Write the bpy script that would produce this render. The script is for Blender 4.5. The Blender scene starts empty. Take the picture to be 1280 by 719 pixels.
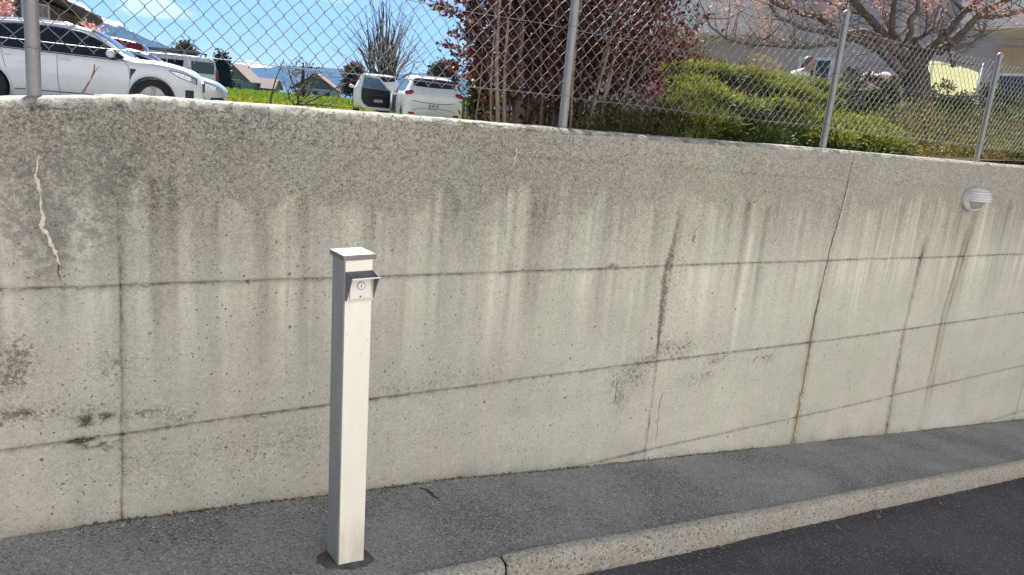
import bpy, bmesh, math, random
import numpy as np
from mathutils import Vector, Matrix
R = math.radians
sc = bpy.context.scene
COL = sc.collection
random.seed(7)

# ------------------------------------------------------------------ camera
F_PX, CX, CY = 960.0, 640.0, 359.5
AX = np.array([[0.81280208, -0.06233138, 0.57919564],
               [-0.57554283, -0.23956421, 0.78189477],
               [0.09001797, -0.96887759, -0.23059267]])      # camera right / down / forward written in world axes (columns)
EYE = np.array([-1.26493279, 0.0, 1.65])
WY = 2.718129                                                 # the wall's face stands on this Y
cam_d = bpy.data.cameras.new('camera')
cam_d.lens = 27.0; cam_d.sensor_width = 36.0; cam_d.clip_start = 0.05; cam_d.clip_end = 30000
cam = bpy.data.objects.new('camera', cam_d); COL.objects.link(cam)
cam.matrix_world = Matrix(((AX[0,0], -AX[0,1], -AX[0,2], EYE[0]),
                           (AX[1,0], -AX[1,1], -AX[1,2], EYE[1]),
                           (AX[2,0], -AX[2,1], -AX[2,2], EYE[2]), (0,0,0,1)))
sc.camera = cam

def ray(px, py):
    return AX @ np.array([px-CX, py-CY, F_PX])
def at(px, py, depth):                                        # a pixel of the photograph carried to a depth along the lens axis
    return EYE + ray(px, py)*(depth/F_PX)
def atY(px, py, y):
    r = ray(px, py); return EYE + r*(y/r[1])
def atX(px, py, x):
    r = ray(px, py); return EYE + r*((x-EYE[0])/r[0])

# ------------------------------------------------------------------ sky, sun, exposure
SUN_EL, SUN_ROT = R(48), R(13)
w = bpy.data.worlds.new('World'); sc.world = w; w.use_nodes = True
nt = w.node_tree; nt.nodes.clear()
wo = nt.nodes.new('ShaderNodeOutputWorld'); bg = nt.nodes.new('ShaderNodeBackground')
sk = nt.nodes.new('ShaderNodeTexSky'); sk.sky_type = 'NISHITA'; sk.sun_disc = False
sk.sun_elevation = SUN_EL; sk.sun_rotation = SUN_ROT
sk.altitude = 2600; sk.air_density = 1.0; sk.dust_density = 0.0; sk.ozone_density = 4.0
bg.inputs[1].default_value = 0.05
# thin fair-weather clouds: noise on the cloud deck seen by direction
tc = nt.nodes.new('ShaderNodeTexCoord'); sep = nt.nodes.new('ShaderNodeSeparateXYZ')
nt.links.new(tc.outputs['Generated'], sep.inputs[0])
def wmath(op, a, b=None, clamp=False):
    n = nt.nodes.new('ShaderNodeMath'); n.operation = op; n.use_clamp = clamp
    for i, v in enumerate((a, b)):
        if v is None: continue
        if isinstance(v, (int, float)): n.inputs[i].default_value = v
        else: nt.links.new(v, n.inputs[i])
    return n.outputs[0]
zc = wmath('ADD', wmath('MAXIMUM', sep.outputs['Z'], 0.0), 0.06)
cmb = nt.nodes.new('ShaderNodeCombineXYZ')
nt.links.new(wmath('DIVIDE', sep.outputs['X'], zc), cmb.inputs[0])
nt.links.new(wmath('DIVIDE', sep.outputs['Y'], zc), cmb.inputs[1])
nz = nt.nodes.new('ShaderNodeTexNoise'); nz.inputs['Scale'].default_value = 0.55; nz.inputs['Detail'].default_value = 9; nz.inputs['Roughness'].default_value = 0.62
nt.links.new(cmb.outputs[0], nz.inputs['Vector'])
mr = nt.nodes.new('ShaderNodeMapRange'); mr.inputs[1].default_value = 0.63; mr.inputs[2].default_value = 0.80
cdir = Vector(ray(190, 6)).normalized(); cside = Vector((cdir.y, -cdir.x, 0)).normalized()   # the one bright cloud above the snow ridge
nrm = nt.nodes.new('ShaderNodeVectorMath'); nrm.operation = 'NORMALIZE'; nt.links.new(tc.outputs['Generated'], nrm.inputs[0])
def wdot(v):
    n = nt.nodes.new('ShaderNodeVectorMath'); n.operation = 'DOT_PRODUCT'; nt.links.new(nrm.outputs[0], n.inputs[0]); n.inputs[1].default_value = v; return n.outputs['Value']
cu = wmath('DIVIDE', wdot(cside), 0.042); cv = wmath('DIVIDE', wmath('SUBTRACT', wdot((0,0,1)), cdir.z), 0.016)
cg = wmath('MULTIPLY', wmath('POWER', 2.718, wmath('MULTIPLY', wmath('ADD', wmath('MULTIPLY', cu, cu), wmath('MULTIPLY', cv, cv)), -1.0)), wmath('GREATER_THAN', wdot(cdir), 0.5))
n2_ = nt.nodes.new('ShaderNodeTexNoise'); n2_.inputs['Scale'].default_value = 26; n2_.inputs['Detail'].default_value = 8; n2_.inputs['Roughness'].default_value = 0.6
nt.links.new(nrm.outputs[0], n2_.inputs['Vector'])
nt.links.new(wmath('ADD', nz.outputs[0], wmath('MULTIPLY', cg, wmath('MULTIPLY', n2_.outputs[0], 0.85))), mr.inputs[0])
cl_fac = wmath('MULTIPLY', mr.outputs[0], 0.92, True)
mixc = nt.nodes.new('ShaderNodeMix'); mixc.data_type = 'RGBA'
nt.links.new(cl_fac, mixc.inputs[0]); nt.links.new(sk.outputs[0], mixc.inputs[6]); mixc.inputs[7].default_value = (12.0, 12.2, 12.6, 1)
nt.links.new(mixc.outputs[2], bg.inputs[0]); nt.links.new(bg.outputs[0], wo.inputs[0])

sun_d = bpy.data.lights.new('sun', 'SUN'); sun_d.energy = 5.0; sun_d.angle = R(0.53); sun_d.color = (1.0, 0.95, 0.88)
sun = bpy.data.objects.new('sun', sun_d); COL.objects.link(sun)
sdir = Vector((math.sin(SUN_ROT)*math.cos(SUN_EL), math.cos(SUN_ROT)*math.cos(SUN_EL), math.sin(SUN_EL)))
sun.rotation_euler = sdir.to_track_quat('Z', 'Y').to_euler()
sc.view_settings.view_transform = 'Standard'; sc.view_settings.look = 'None'
sc.view_settings.exposure = 1.50; sc.view_settings.gamma = 1.0
sc.render.engine = 'CYCLES'
sc.cycles.max_bounces = 7; sc.cycles.diffuse_bounces = 4; sc.cycles.transparent_max_bounces = 12
sc.cycles.volume_bounces = 0; sc.cycles.use_denoising = True

# ------------------------------------------------------------------ helpers: objects
def tag(o, label=None, cat=None, group=None, kind=None):
    if label: o['label'] = label
    if cat: o['category'] = cat
    if group: o['group'] = group
    if kind: o['kind'] = kind
    return o
def thing(name, label, cat, loc=(0,0,0), rot=0.0, group=None, tilt=None):
    o = bpy.data.objects.new(name, None); COL.objects.link(o)
    o.empty_display_size = 0.1
    o.location = Vector([float(v) for v in loc]); o.rotation_euler = tilt if tilt else (0, 0, rot)
    o['_w'] = 1
    return tag(o, label, cat, group)
def origin(o):
    v = Vector((0,0,0))
    while o is not None:
        v = v + o.location; o = o.parent
    return v
class MB:
    """collects geometry; build() links it as one mesh object. world=True: coordinates are given in world axes."""
    def __init__(s): s.v = []; s.f = []; s.m = []; s.cur = 0
    def add(s, vs, fs):
        b = len(s.v); s.v += [tuple(float(c) for c in p) for p in vs]; s.f += [tuple(i+b for i in f) for f in fs]; s.m += [s.cur]*len(fs)
    def box(s, c, size, rot=None, bev=0.0):
        hx, hy, hz = (x/2 for x in size)
        if bev > 0:
            bm = bmesh.new(); bmesh.ops.create_cube(bm, size=1.0)
            for v in bm.verts: v.co = Vector((v.co.x*size[0], v.co.y*size[1], v.co.z*size[2]))
            bmesh.ops.bevel(bm, geom=bm.edges[:], offset=bev, segments=2, affect='EDGES', profile=0.5)
            bm.verts.index_update()
            vs = [v.co.copy() for v in bm.verts]; fs = [[v.index for v in f.verts] for f in bm.faces]; bm.free()
        else:
            vs = [Vector((x*hx, y*hy, z*hz)) for x in (-1,1) for y in (-1,1) for z in (-1,1)]
            fs = [(0,1,3,2),(4,6,7,5),(0,4,5,1),(2,3,7,6),(0,2,6,4),(1,5,7,3)]
        if rot is not None: vs = [rot @ v for v in vs]
        c = Vector([float(x) for x in c]); s.add([v+c for v in vs], fs)
    def tube(s, pts, rad, n=6, cap=True):
        pts = [Vector([float(c) for c in p]) for p in pts]
        if not hasattr(rad, '__len__'): rad = [rad]*len(pts)
        vs = []; fs = []; up = None
        for i, p in enumerate(pts):
            d = (pts[min(i+1, len(pts)-1)] - pts[max(i-1, 0)])
            d = d.normalized() if d.length > 1e-9 else Vector((0,0,1))
            if up is None: up = d.orthogonal().normalized()
            up = (up - d*up.dot(d))
            up = up.normalized() if up.length > 1e-6 else d.orthogonal().normalized()
            q = d.cross(up)
            for k in range(n):
                a = 2*math.pi*k/n; vs.append(p + (up*math.cos(a)+q*math.sin(a))*float(rad[i]))
        for i in range(len(pts)-1):
            for k in range(n):
                fs.append((i*n+k, i*n+(k+1)%n, (i+1)*n+(k+1)%n, (i+1)*n+k))
        if cap: fs.append(tuple(range(n-1,-1,-1))); fs.append(tuple(range((len(pts)-1)*n, len(pts)*n)))
        s.add(vs, fs)
    def lathe(s, c, prof, n=16, axis='Z', a0=0.0, a1=2*math.pi, sx=1.0, sy=1.0):
        full = abs(a1-a0-2*math.pi) < 1e-6; m = n if full else n+1
        vs = []; fs = []; c = Vector([float(x) for x in c])
        for r, h in prof:
            for k in range(m):
                a = a0+(a1-a0)*k/n; x, y = r*math.cos(a)*sx, r*math.sin(a)*sy
                vs.append(c + (Vector((x,y,h)) if axis == 'Z' else Vector((x,-h,y)) if axis == 'Y' else Vector((h,x,y))))
        for i in range(len(prof)-1):
            for k in range(n):
                k2 = (k+1) % m if full else k+1
                fs.append((i*m+k, i*m+k2, (i+1)*m+k2, (i+1)*m+k))
        s.add(vs, fs)
    def ell(s, c, r, n=10, m=7):
        prof = []
        vs = []; fs = []
        for i in range(m+1):
            t = math.pi*i/m
            for k in range(n):
                a = 2*math.pi*k/n; vs.append((c[0]+r[0]*math.sin(t)*math.cos(a), c[1]+r[1]*math.sin(t)*math.sin(a), c[2]+r[2]*math.cos(t)))
        for i in range(m):
            for k in range(n): fs.append((i*n+k, (i+1)*n+k, (i+1)*n+(k+1)%n, i*n+(k+1)%n))
        s.add(vs, fs)
    def prism(s, poly, d):                                     # poly: list of 3-D points in a plane, d: extrusion vector
        n = len(poly); p = [Vector([float(c) for c in q]) for q in poly]; d = Vector([float(c) for c in d])
        s.add(p + [q+d for q in p], [tuple(range(n-1,-1,-1)), tuple(range(n, 2*n))] + [(i, (i+1)%n, n+(i+1)%n, n+i) for i in range(n)])
    def grid(s, P):                                            # P: (a,b,3) array
        a, b = P.shape[:2]
        idx = np.arange(a*b).reshape(a, b)
        q = np.stack([idx[:-1,:-1], idx[1:,:-1], idx[1:,1:], idx[:-1,1:]], -1).reshape(-1, 4)
        s.add(P.reshape(-1, 3), [tuple(int(i) for i in r) for r in q])
    def build(s, name, mats, parent=None, smooth=False, world=True, auto=None):
        me = bpy.data.meshes.new(name)
        vs = s.v
        if parent is not None and world:
            o0 = origin(parent); vs = [(x-o0.x, y-o0.y, z-o0.z) for x, y, z in vs]
        me.from_pydata(vs, [], s.f)
        mats = mats if isinstance(mats, (list, tuple)) else [mats]
        for m in mats: me.materials.append(m)
        if len(mats) > 1: me.polygons.foreach_set('material_index', s.m)
        if smooth: me.polygons.foreach_set('use_smooth', [True]*len(s.f))
        me.update()
        if auto: me.set_sharp_from_angle(angle=R(auto))
        o = bpy.data.objects.new(name, me); COL.objects.link(o); o.parent = parent
        return o
def np_mesh(name, V, Q, mat, parent=None, smooth=False, attrs=None, world=True):
    """fast mesh from numpy quads (or triangles)"""
    V = np.asarray(V, np.float32)
    if parent is not None and world: V = V - np.array(origin(parent), np.float32)
    Q = np.asarray(Q, np.int32); k = Q.shape[1]
    me = bpy.data.meshes.new(name)
    me.vertices.add(len(V)); me.vertices.foreach_set('co', V.ravel())
    me.loops.add(Q.size); me.loops.foreach_set('vertex_index', Q.ravel())
    me.polygons.add(len(Q)); me.polygons.foreach_set('loop_start', np.arange(0, Q.size, k, dtype=np.int32))
    me.polygons.foreach_set('loop_total', np.full(len(Q), k, np.int32))
    if smooth: me.polygons.foreach_set('use_smooth', np.ones(len(Q), bool))
    for nm, arr in (attrs or {}).items():
        a = me.attributes.new(nm, 'FLOAT', 'POINT'); a.data.foreach_set('value', np.asarray(arr, np.float32).ravel())
    for m in (mat if isinstance(mat, (list, tuple)) else [mat]): me.materials.append(m)
    me.update(calc_edges=True); me.validate()
    o = bpy.data.objects.new(name, me); COL.objects.link(o); o.parent = parent
    return o
def gridq(a, b, off=0):
    i = np.arange(a*b).reshape(a, b)+off
    return np.stack([i[:-1,:-1], i[1:,:-1], i[1:,1:], i[:-1,1:]], -1).reshape(-1, 4)
def copy_tree(o, parent=None):
    c = o.copy(); COL.objects.link(c); c.parent = parent
    for ch in [x for x in bpy.data.objects if x.parent == o and x != c]: copy_tree(ch, c)
    return c

# ------------------------------------------------------------------ helpers: noise
def _h(ix, iy, seed):
    n = (ix.astype(np.int64)*374761393 + iy.astype(np.int64)*668265263 + seed*1442695041) & 0xffffffff
    n = ((n ^ (n >> 13))*1274126177) & 0xffffffff
    return ((n ^ (n >> 16)) & 0xffff)/65535.0
def vn(x, y, seed=0):
    x = np.asarray(x, float); y = np.asarray(y, float); x, y = np.broadcast_arrays(x, y)
    ix = np.floor(x); iy = np.floor(y); fx = x-ix; fy = y-iy
    fx = fx*fx*(3-2*fx); fy = fy*fy*(3-2*fy)
    a = _h(ix, iy, seed); b = _h(ix+1, iy, seed); c = _h(ix, iy+1, seed); d = _h(ix+1, iy+1, seed)
    return (a*(1-fx)+b*fx)*(1-fy)+(c*(1-fx)+d*fx)*fy
def fbm(x, y, seed=0, o=4, g=0.5):
    s = 0; a = 1; t = 0
    for i in range(o):
        s = s+a*vn(np.asarray(x)*2**i, np.asarray(y)*2**i, seed+i*17); t += a; a *= g
    return s/t
def sst(a, b, x):
    t = np.clip((np.asarray(x, float)-a)/(b-a), 0, 1); return t*t*(3-2*t)

# ------------------------------------------------------------------ helpers: materials
class NT:
    def __init__(s, name):
        s.mat = bpy.data.materials.new(name); s.mat.use_nodes = True; s.t = s.mat.node_tree; s.t.nodes.clear()
        s.out = s.n('ShaderNodeOutputMaterial'); s.b = s.n('ShaderNodeBsdfPrincipled'); s.l(s.b.outputs[0], s.out.inputs[0])
    def n(s, ty, **k):
        o = s.t.nodes.new(ty)
        for a, v in k.items(): setattr(o, a, v)
        return o
    def l(s, a, b): s.t.links.new(a, b)
    def set(s, sock, v):
        if isinstance(v, bpy.types.NodeSocket): s.l(v, sock)
        elif isinstance(v, (tuple, list)) and sock.type == 'RGBA' and len(v) == 3: sock.default_value = (*v, 1)
        else: sock.default_value = v
    def pos(s): return s.n('ShaderNodeNewGeometry').outputs['Position']
    def objc(s): return s.n('ShaderNodeTexCoord').outputs['Object']
    def math(s, op, a, b=0.0, clamp=False):
        m = s.n('ShaderNodeMath', operation=op, use_clamp=clamp); s.set(m.inputs[0], a); s.set(m.inputs[1], b); return m.outputs[0]
    def noise(s, vec, scale, detail=4, rough=0.55, out=0):
        m = s.n('ShaderNodeTexNoise'); s.set(m.inputs['Vector'], vec); m.inputs['Scale'].default_value = scale
        m.inputs['Detail'].default_value = detail; m.inputs['Roughness'].default_value = rough; return m.outputs[out]
    def voro(s, vec, scale, feature='F1'):
        m = s.n('ShaderNodeTexVoronoi', feature=feature); s.set(m.inputs['Vector'], vec); m.inputs['Scale'].default_value = scale; return m
    def rng(s, v, a, b, c=0.0, d=1.0, smooth=False):
        m = s.n('ShaderNodeMapRange'); m.interpolation_type = 'SMOOTHSTEP' if smooth else 'LINEAR'
        s.set(m.inputs[0], v)
        for i, x in enumerate((a, b, c, d)): m.inputs[i+1].default_value = x
        return m.outputs[0]
    def mix(s, f, a, b, mode='MIX'):
        m = s.n('ShaderNodeMix', data_type='RGBA', blend_type=mode); s.set(m.inputs[0], f); s.set(m.inputs[6], a); s.set(m.inputs[7], b); return m.outputs[2]
    def scale_vec(s, v, k):
        m = s.n('ShaderNodeMapping'); s.set(m.inputs[0], v); m.inputs['Scale'].default_value = k; return m.outputs[0]
    def attr(s, nm): return s.n('ShaderNodeAttribute', attribute_name=nm).outputs['Fac']
    def bump(s, h, strength=0.3, dist=0.01, normal=None):
        m = s.n('ShaderNodeBump'); s.set(m.inputs['Height'], h); m.inputs['Strength'].default_value = strength; m.inputs['Distance'].default_value = dist
        if normal is not None: s.l(normal, m.inputs['Normal'])
        return m.outputs[0]
    def fin(s, col=None, rough=None, normal=None, metal=None, **k):
        if col is not None: s.set(s.b.inputs['Base Color'], col)
        if rough is not None: s.set(s.b.inputs['Roughness'], rough)
        if metal is not None: s.set(s.b.inputs['Metallic'], metal)
        if normal is not None: s.l(normal, s.b.inputs['Normal'])
        for a, v in k.items(): s.set(s.b.inputs[a.replace('_', ' ')], v)
        return s.mat
def plain(name, col, rough=0.5, metal=0.0, var=0.12, scale=12.0, bump=0.0, **k):
    t = NT(name); p = t.objc(); n = t.noise(p, scale, 5)
    c = t.mix(t.rng(n, 0.3, 0.7), tuple(x*(1-var) for x in col), tuple(min(1, x*(1+var)) for x in col))
    nb = t.bump(n, bump, 0.01) if bump else None
    return t.fin(c, t.rng(n, 0.2, 0.8, max(0.02, rough-0.06), min(1, rough+0.06)), nb, metal, **k)
def leafy(name, c1, c2, trans=0.45, tcol=None, rough=0.5, tr=1.2):
    t = NT(name); g = t.n('ShaderNodeNewGeometry')
    rp = g.outputs['Random Per Island']
    col = t.mix(rp, c1, c2); t.fin(col, rough)
    t.b.inputs['Specular IOR Level'].default_value = 0.15
    tb = t.n('ShaderNodeBsdfTranslucent')
    t.set(tb.inputs[0], tcol if tcol else t.mix(1.0, col, (tr, tr, tr*0.8), 'MULTIPLY'))
    ms = t.n('ShaderNodeMixShader'); ms.inputs[0].default_value = trans
    t.l(t.b.outputs[0], ms.inputs[1]); t.l(tb.outputs[0], ms.inputs[2]); t.l(ms.outputs[0], t.out.inputs[0])
    return t.mat

# ================================================================== THE RETAINING WALL
GX = [-3.4,-1.223,-0.871,-0.454,0.0,0.486,1.162,1.75,3.313,4.764,7.191,13.0]
GZ = [0.36,0.127,0.1,0.055,0.0,-0.048,-0.145,-0.222,-0.421,-0.608,-0.921,-1.66]
TX = [-3.4,-1.148,-1.069,-0.812,-0.621,-0.413,0.353,0.932,1.43,2.95,3.896,4.941,5.785,13.0]
TZ = [1.515,1.533,1.541,1.563,1.568,1.571,1.570,1.567,1.562,1.562,1.554,1.546,1.54,1.52]
gz = lambda x: np.interp(x, GX, GZ)
tz = lambda x: np.interp(x, TX, TZ)
LX = [-3.4,-1.178,-0.098,0.741,1.815,3.324,6.211,13.0]
def L(zs): return lambda x: np.interp(x, LX, zs)
band = lambda x: np.interp(x, [-3.4,-0.269,0.683,4.303,5.904,13], [1.449,1.442,1.437,1.357,1.333,1.2]) + 0.004*(vn(x*3, 0, 5)-.5)
def wav(f, seed, a=0.007): return lambda x: f(x)+a*(fbm(np.asarray(x)*2.2, 0, seed, 4)-.5)
j1 = wav(L([1.005,.966,.939,.918,.900,.862,.794,.62]), 11)
j2 = wav(L([.47,.435,.416,.393,.367,.312,.249,.07]), 12)
j3 = wav(L([-.07,-.10,-.125,-.14,-.163,-.214,-.288,-.46]), 13)
j4 = wav(L([-.55,-.58,-.60,-.62,-.65,-.69,-.785,-.96]), 14)
def vx(pts, seed, a):
    zs = [p[1] for p in pts]; xs = [p[0] for p in pts]
    return lambda z: np.interp(z, zs, xs) + a*(fbm(np.asarray(z)*7, 0, seed, 4)-.5)
va = vx([(-.862,0.0),(-.858,.43),(-.848,.95),(-.846,1.5)], 21, .010)
vb = vx([(1.785,-.25),(1.772,.30),(1.752,.80),(1.775,1.10),(1.80,1.5)], 22, .018)
vc = vx([(3.222,-.45),(3.203,.31),(3.212,.66),(3.232,.92),(3.262,1.12),(3.30,1.43),(3.30,1.6)], 23, .030)
vd = vx([(4.476,-.6),(4.405,.30),(4.43,.90),(4.46,1.4)], 24, .010)
ve = vx([(6.93,-1.0),(6.95,1.5)], 25, .012)
vz = vx([(-2.4,0),(-2.4,1.5)], 26, .01)
v9 = vx([(9.6,-1.6),(9.6,1.5)], 27, .01)
def Wp(px, py):
    p = atY(px, py, WY); return p[0], p[2]
def spot(x, z, px, py, rx, rz, seed=0, thr=None, fr=40):
    x0, z0 = Wp(px, py)
    m = np.exp(-((x-x0)/rx)**2-((z-z0)/rz)**2)
    if thr == 9: return m
    if thr is not None: m = m*sst(thr, thr+.14, fbm(x*fr, z*fr, seed, 3)+.25*(m-.5))
    return m
tie_px = [(22,361),(100,358),(182,356),(300,351),(376,348),(400,347),(512,344),(627,341),(681,338),(765,333),(793,333),(836,331),(868,330),(925,330),(1000,326),(1036,325),(1072,324),(1108,323),(1152,322),(1197,321)]
HONEY = [(18,452,.05,.07,.75),(12,478,.05,.05,.7),(24,520,.08,.03,.8),(48,512,.06,.03,.6),(120,522,.06,.018,.7),(140,560,.05,.02,.5),(105,548,.05,.02,.5),(190,516,.12,.02,.6),(225,525,.06,.02,.5),(150,455,.09,.05,.45),(100,515,.16,.03,.45),
         (790,468,.17,.10,.75),(812,452,.07,.08,.8),(845,436,.18,.06,.75),(775,495,.07,.09,.6),(895,452,.14,.04,.55),(955,448,.16,.05,.5),(868,298,.012,.035,1.2),(880,470,.25,.06,.45),(765,333,.03,.014,1.0),(855,345,.03,.05,.5),(540,480,.4,.05,.30),(300,560,.5,.10,.28),(1180,480,.5,.15,.28)]
def wall_fields(x, z):
    x = np.asarray(x, float); z = np.asarray(z, float)
    n1 = fbm(x*1.3, z*1.3, 31, 4); n2 = fbm(x*6, z*5, 32, 4); n3 = fbm(x*25, z*22, 33, 3)
    jj1 = np.interp(x, LX, [1.005,.966,.939,.918,.900,.862,.794,.62])
    up = sst(-0.14, .46, z-jj1+.22*(fbm(x*3.2, z*.4, 34, 3)-.5))
    tone = .135+.115*sst(-.4, 2.2, x) - .31*up + .16*(n1-.5) + .10*(n2-.5) + .05*(n3-.5)
    # run-off streaks below the crown: pale and dark drips, each with its own start and end
    s1 = fbm(x*11+.25*z, z*.35, 41, 4)-.5; s2 = fbm(x*34+.4*z, z*.5, 42, 3)-.5; s3 = vn(x*70, z*.8, 43)-.5
    st0 = 1.36-.16*vn(x*8, 0, 44); fade = sst(0, .05, st0-z)*sst(-.25, .75, z-jj1+.45*vn(x*9, 0, 45))
    tone = tone + fade*(.72*s1+.42*s2+.12*s3+.05)
    st1 = jj1-.01; f2 = sst(0, .02, st1-z)*np.exp(-np.clip(st1-z, 0, 9)/(.10+.28*vn(x*10, 0, 46)))
    tone = tone + f2*(.40*s1+.40*s2+.02)
    low = sst(.05, .5, jj1-z); tone = tone + low*(.10*(fbm(x*2.2, z*9, 47, 4)-.5)+.08*(fbm(x*9, z*2, 48, 3)-.5)) + .03*low*sst(0, 3, x)
    warm = .45+.5*(fbm(x*2.6, z*1.1, 51, 3)-.5)+.25*up-.25*low+fade*.5*(fbm(x*15, z*.4, 52, 2)-.5)
    rough = .25+.55*up+.2*(n1-.5)
    # individual pale drips and the brown double run below the light
    for px, wd, z0, z1, a in ((938,.02,1.1,.2,.20),(800,.018,1.15,.3,.10),(1115,.012,1.3,.55,.26),(1130,.010,1.28,.6,.22),(1142,.012,1.27,.6,.24),(1155,.008,1.27,.75,.22),(1170,.012,1.27,.8,.22),(1100,.012,1.25,.6,.16),(1213,.008,1.1,.6,.22),(1225,.01,1.15,.7,.15),(95,.035,1.33,.45,.13),(440,.05,1.2,.5,.11),(570,.03,1.2,.5,.10),(620,.035,1.15,.4,.13),(1255,.015,1.15,.5,.12),(318,.03,1.2,.6,.08),(372,.02,1.2,.55,.07),(238,.025,1.25,.5,.09)):
        x0, _ = Wp(px, 300)
        tone = tone + a*np.exp(-((x-x0-.012*np.sin(z*5+px))/wd)**2)*sst(z1, z1+.35, z)*sst(0, .06, z0-z)*(.6+.8*vn(x*60, z*4, px))
    for dx, wd, a in ((-.012,.027,.34),(.056,.022,.28)):
        m = np.exp(-((x-np.interp(z, [-.6,.38,1.05], [5.03,4.976,5.07])-dx)/wd)**2)*sst(-.65, -.1, z)*sst(0, .15, 1.12-z)*(.55+.7*vn(z*9, x*30, 61))
        tone = tone-a*m; warm = warm+1.3*m
    for px, wd, z0, z1, a in ((152,.012,1.25,.45,.15),(845,.02,1.25,.9,.16),(640,.03,1.05,.6,.10),(395,.03,1.0,.5,.05),(270,.02,1.25,.5,.07),(125,.02,1.3,.6,.08)):
        x0, _ = Wp(px, 300)
        tone = tone - a*np.exp(-((x-x0)/wd)**2)*sst(z1-.3, z1+.2, z)*sst(0, .1, z0-z)*(.4+vn(x*60, z*6, px))
    # mottled lichen-grey stain upper left
    blot = sst(.50, .60, fbm(x*16, z*13, 71, 4)+.10*(spot(x, z, 100, 250, .25, .22)-.5))
    reg = np.clip(spot(x, z, 75, 235, .24, .17)+spot(x, z, 60, 300, .14, .14)+.5*spot(x, z, 150, 230, .16, .16)+.35*spot(x, z, 560, 205, .35, .08)+.3*spot(x, z, 420, 200, .3, .1), 0, 1)
    tone = tone - .06*blot*reg; warm = warm - .3*reg
    for px, py, rx, rz, a in ((118,522,.075,.012,.5),(112,530,.05,.012,.45),(125,556,.05,.010,.45),(106,551,.03,.016,.5),(25,460,.04,.05,.15),(20,520,.06,.02,.25)):
        m = np.clip(1.4*spot(x, z, px, py, rx, rz, 72, .40, 30), 0, 1); tone = tone-a*m; warm = warm+1.2*m
    # honeycombed patches
    hc = np.zeros_like(x)
    for k, (px, py, rx, rz, am_) in enumerate(HONEY):
        x0, z0 = Wp(px, py)
        if np.any(np.abs(x-x0) < 3*rx): hc = np.maximum(hc, 1.3*am_*spot(x, z, px, py, rx, rz, 80+k, 9)*(.35+1.2*fbm(x*9, z*9, 80+k, 3)))
    dvb = np.abs(x-vb(z)); wb = .007+.028*sst(.3, .75, z)*sst(0, .3, 1.12-z)*(.4+fbm(z*14, 0, 91, 3))
    hc = np.maximum(hc, 1.25*sst(.25, .5, z)*sst(0, .25, 1.15-z)*(1-sst(wb*.6, wb*1.4, dvb))*sst(.1, .4, fbm(x*70, z*70, 92, 2)))
    tone = tone-.08*hc; warm = warm+.25*hc
    # dirt in and along the pour joints and panel edges
    for f, a, wd in ((j1,.36,.006),(j2,.38,.007),(j3,.34,.007),(j4,.32,.007)):
        d = z-f(x); pres = (.45+.8*fbm(x*3, 0, int(a*100), 3))*(.45+1.1*vn(x*55, z*40, int(a*100)+7))
        tone = tone - a*pres*np.exp(-(d/wd)**2) - .09*pres*np.exp(-np.abs(d+.004)/.022)*vn(x*30, z*30, 95)
    d = z-band(x); tone = tone-.10*np.exp(-(d/.006)**2)*sst(-.6, .2, x)*vn(x*5, 0, 96)
    for f, a, wd, z1 in ((va,.24,.005,1.25),(vb,.22,.010,1.2),(vd,.40,.034,1.05),(ve,.3,.012,1.1),(vz,.3,.01,1.2)):
        dd = x-f(z); pres = sst(0, .2, z1-z)*(.30+1.0*fbm(z*6, 0, int(a*97), 3))*(.35+1.3*vn(z*45, x*60, int(a*91)))
        tone = tone-a*pres*np.exp(-(dd/wd)**2)-.07*pres*np.exp(-np.abs(dd)/.016)*vn(x*40, z*40, 97); warm = warm+.7*a*pres*np.exp(-(dd/wd)**2)
    dd = x-vc(z); cr = (.4+.8*fbm(z*9, 0, 98, 3))
    tone = tone-.36*cr*np.exp(-(dd/.006)**2)-.26*sst(.0, .5, .85-z)*(.5+vn(z*20, 0, 94))*np.exp(-((dd-.002)/.036)**2); warm = warm+.9*sst(0, .4, 1.0-z)*np.exp(-(dd/.02)**2)
    # damp foot with moss and dirt
    dg = z-gz(x); foot = np.exp(-np.clip(dg, 0, 9)/(.012+.03*vn(x*7, 0, 99)))
    tone = tone-.32*foot*(.3+vn(x*22, z*30, 100)); warm = warm+.5*foot
    tone = tone-.05*np.exp(-np.clip(dg, 0, 9)/.12)*vn(x*5, z*6, 101)
    return tone, np.clip(warm, 0, 1.4), np.clip(rough+hc, 0, 2), hc, reg
def wall_disp(x, z, hc):
    d = .004*(fbm(x*1.7, z*2.1, 131, 3)-.5)+.0016*(fbm(x*22, z*22, 132, 3)-.5)
    d = d-hc*hc*(.001+.007*fbm(x*75, z*75, 133, 2))
    for px, py in tie_px:
        x0, z0 = Wp(px, py); z0 = float(j1(x0))
        if x.min()-.05 < x0 < x.max()+.05: d = d+.006*np.exp(-((x-x0)/.010)**2-((z-z0)/.007)**2)*(.4+vn(x*160, z*160, 134))
    return d

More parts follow.
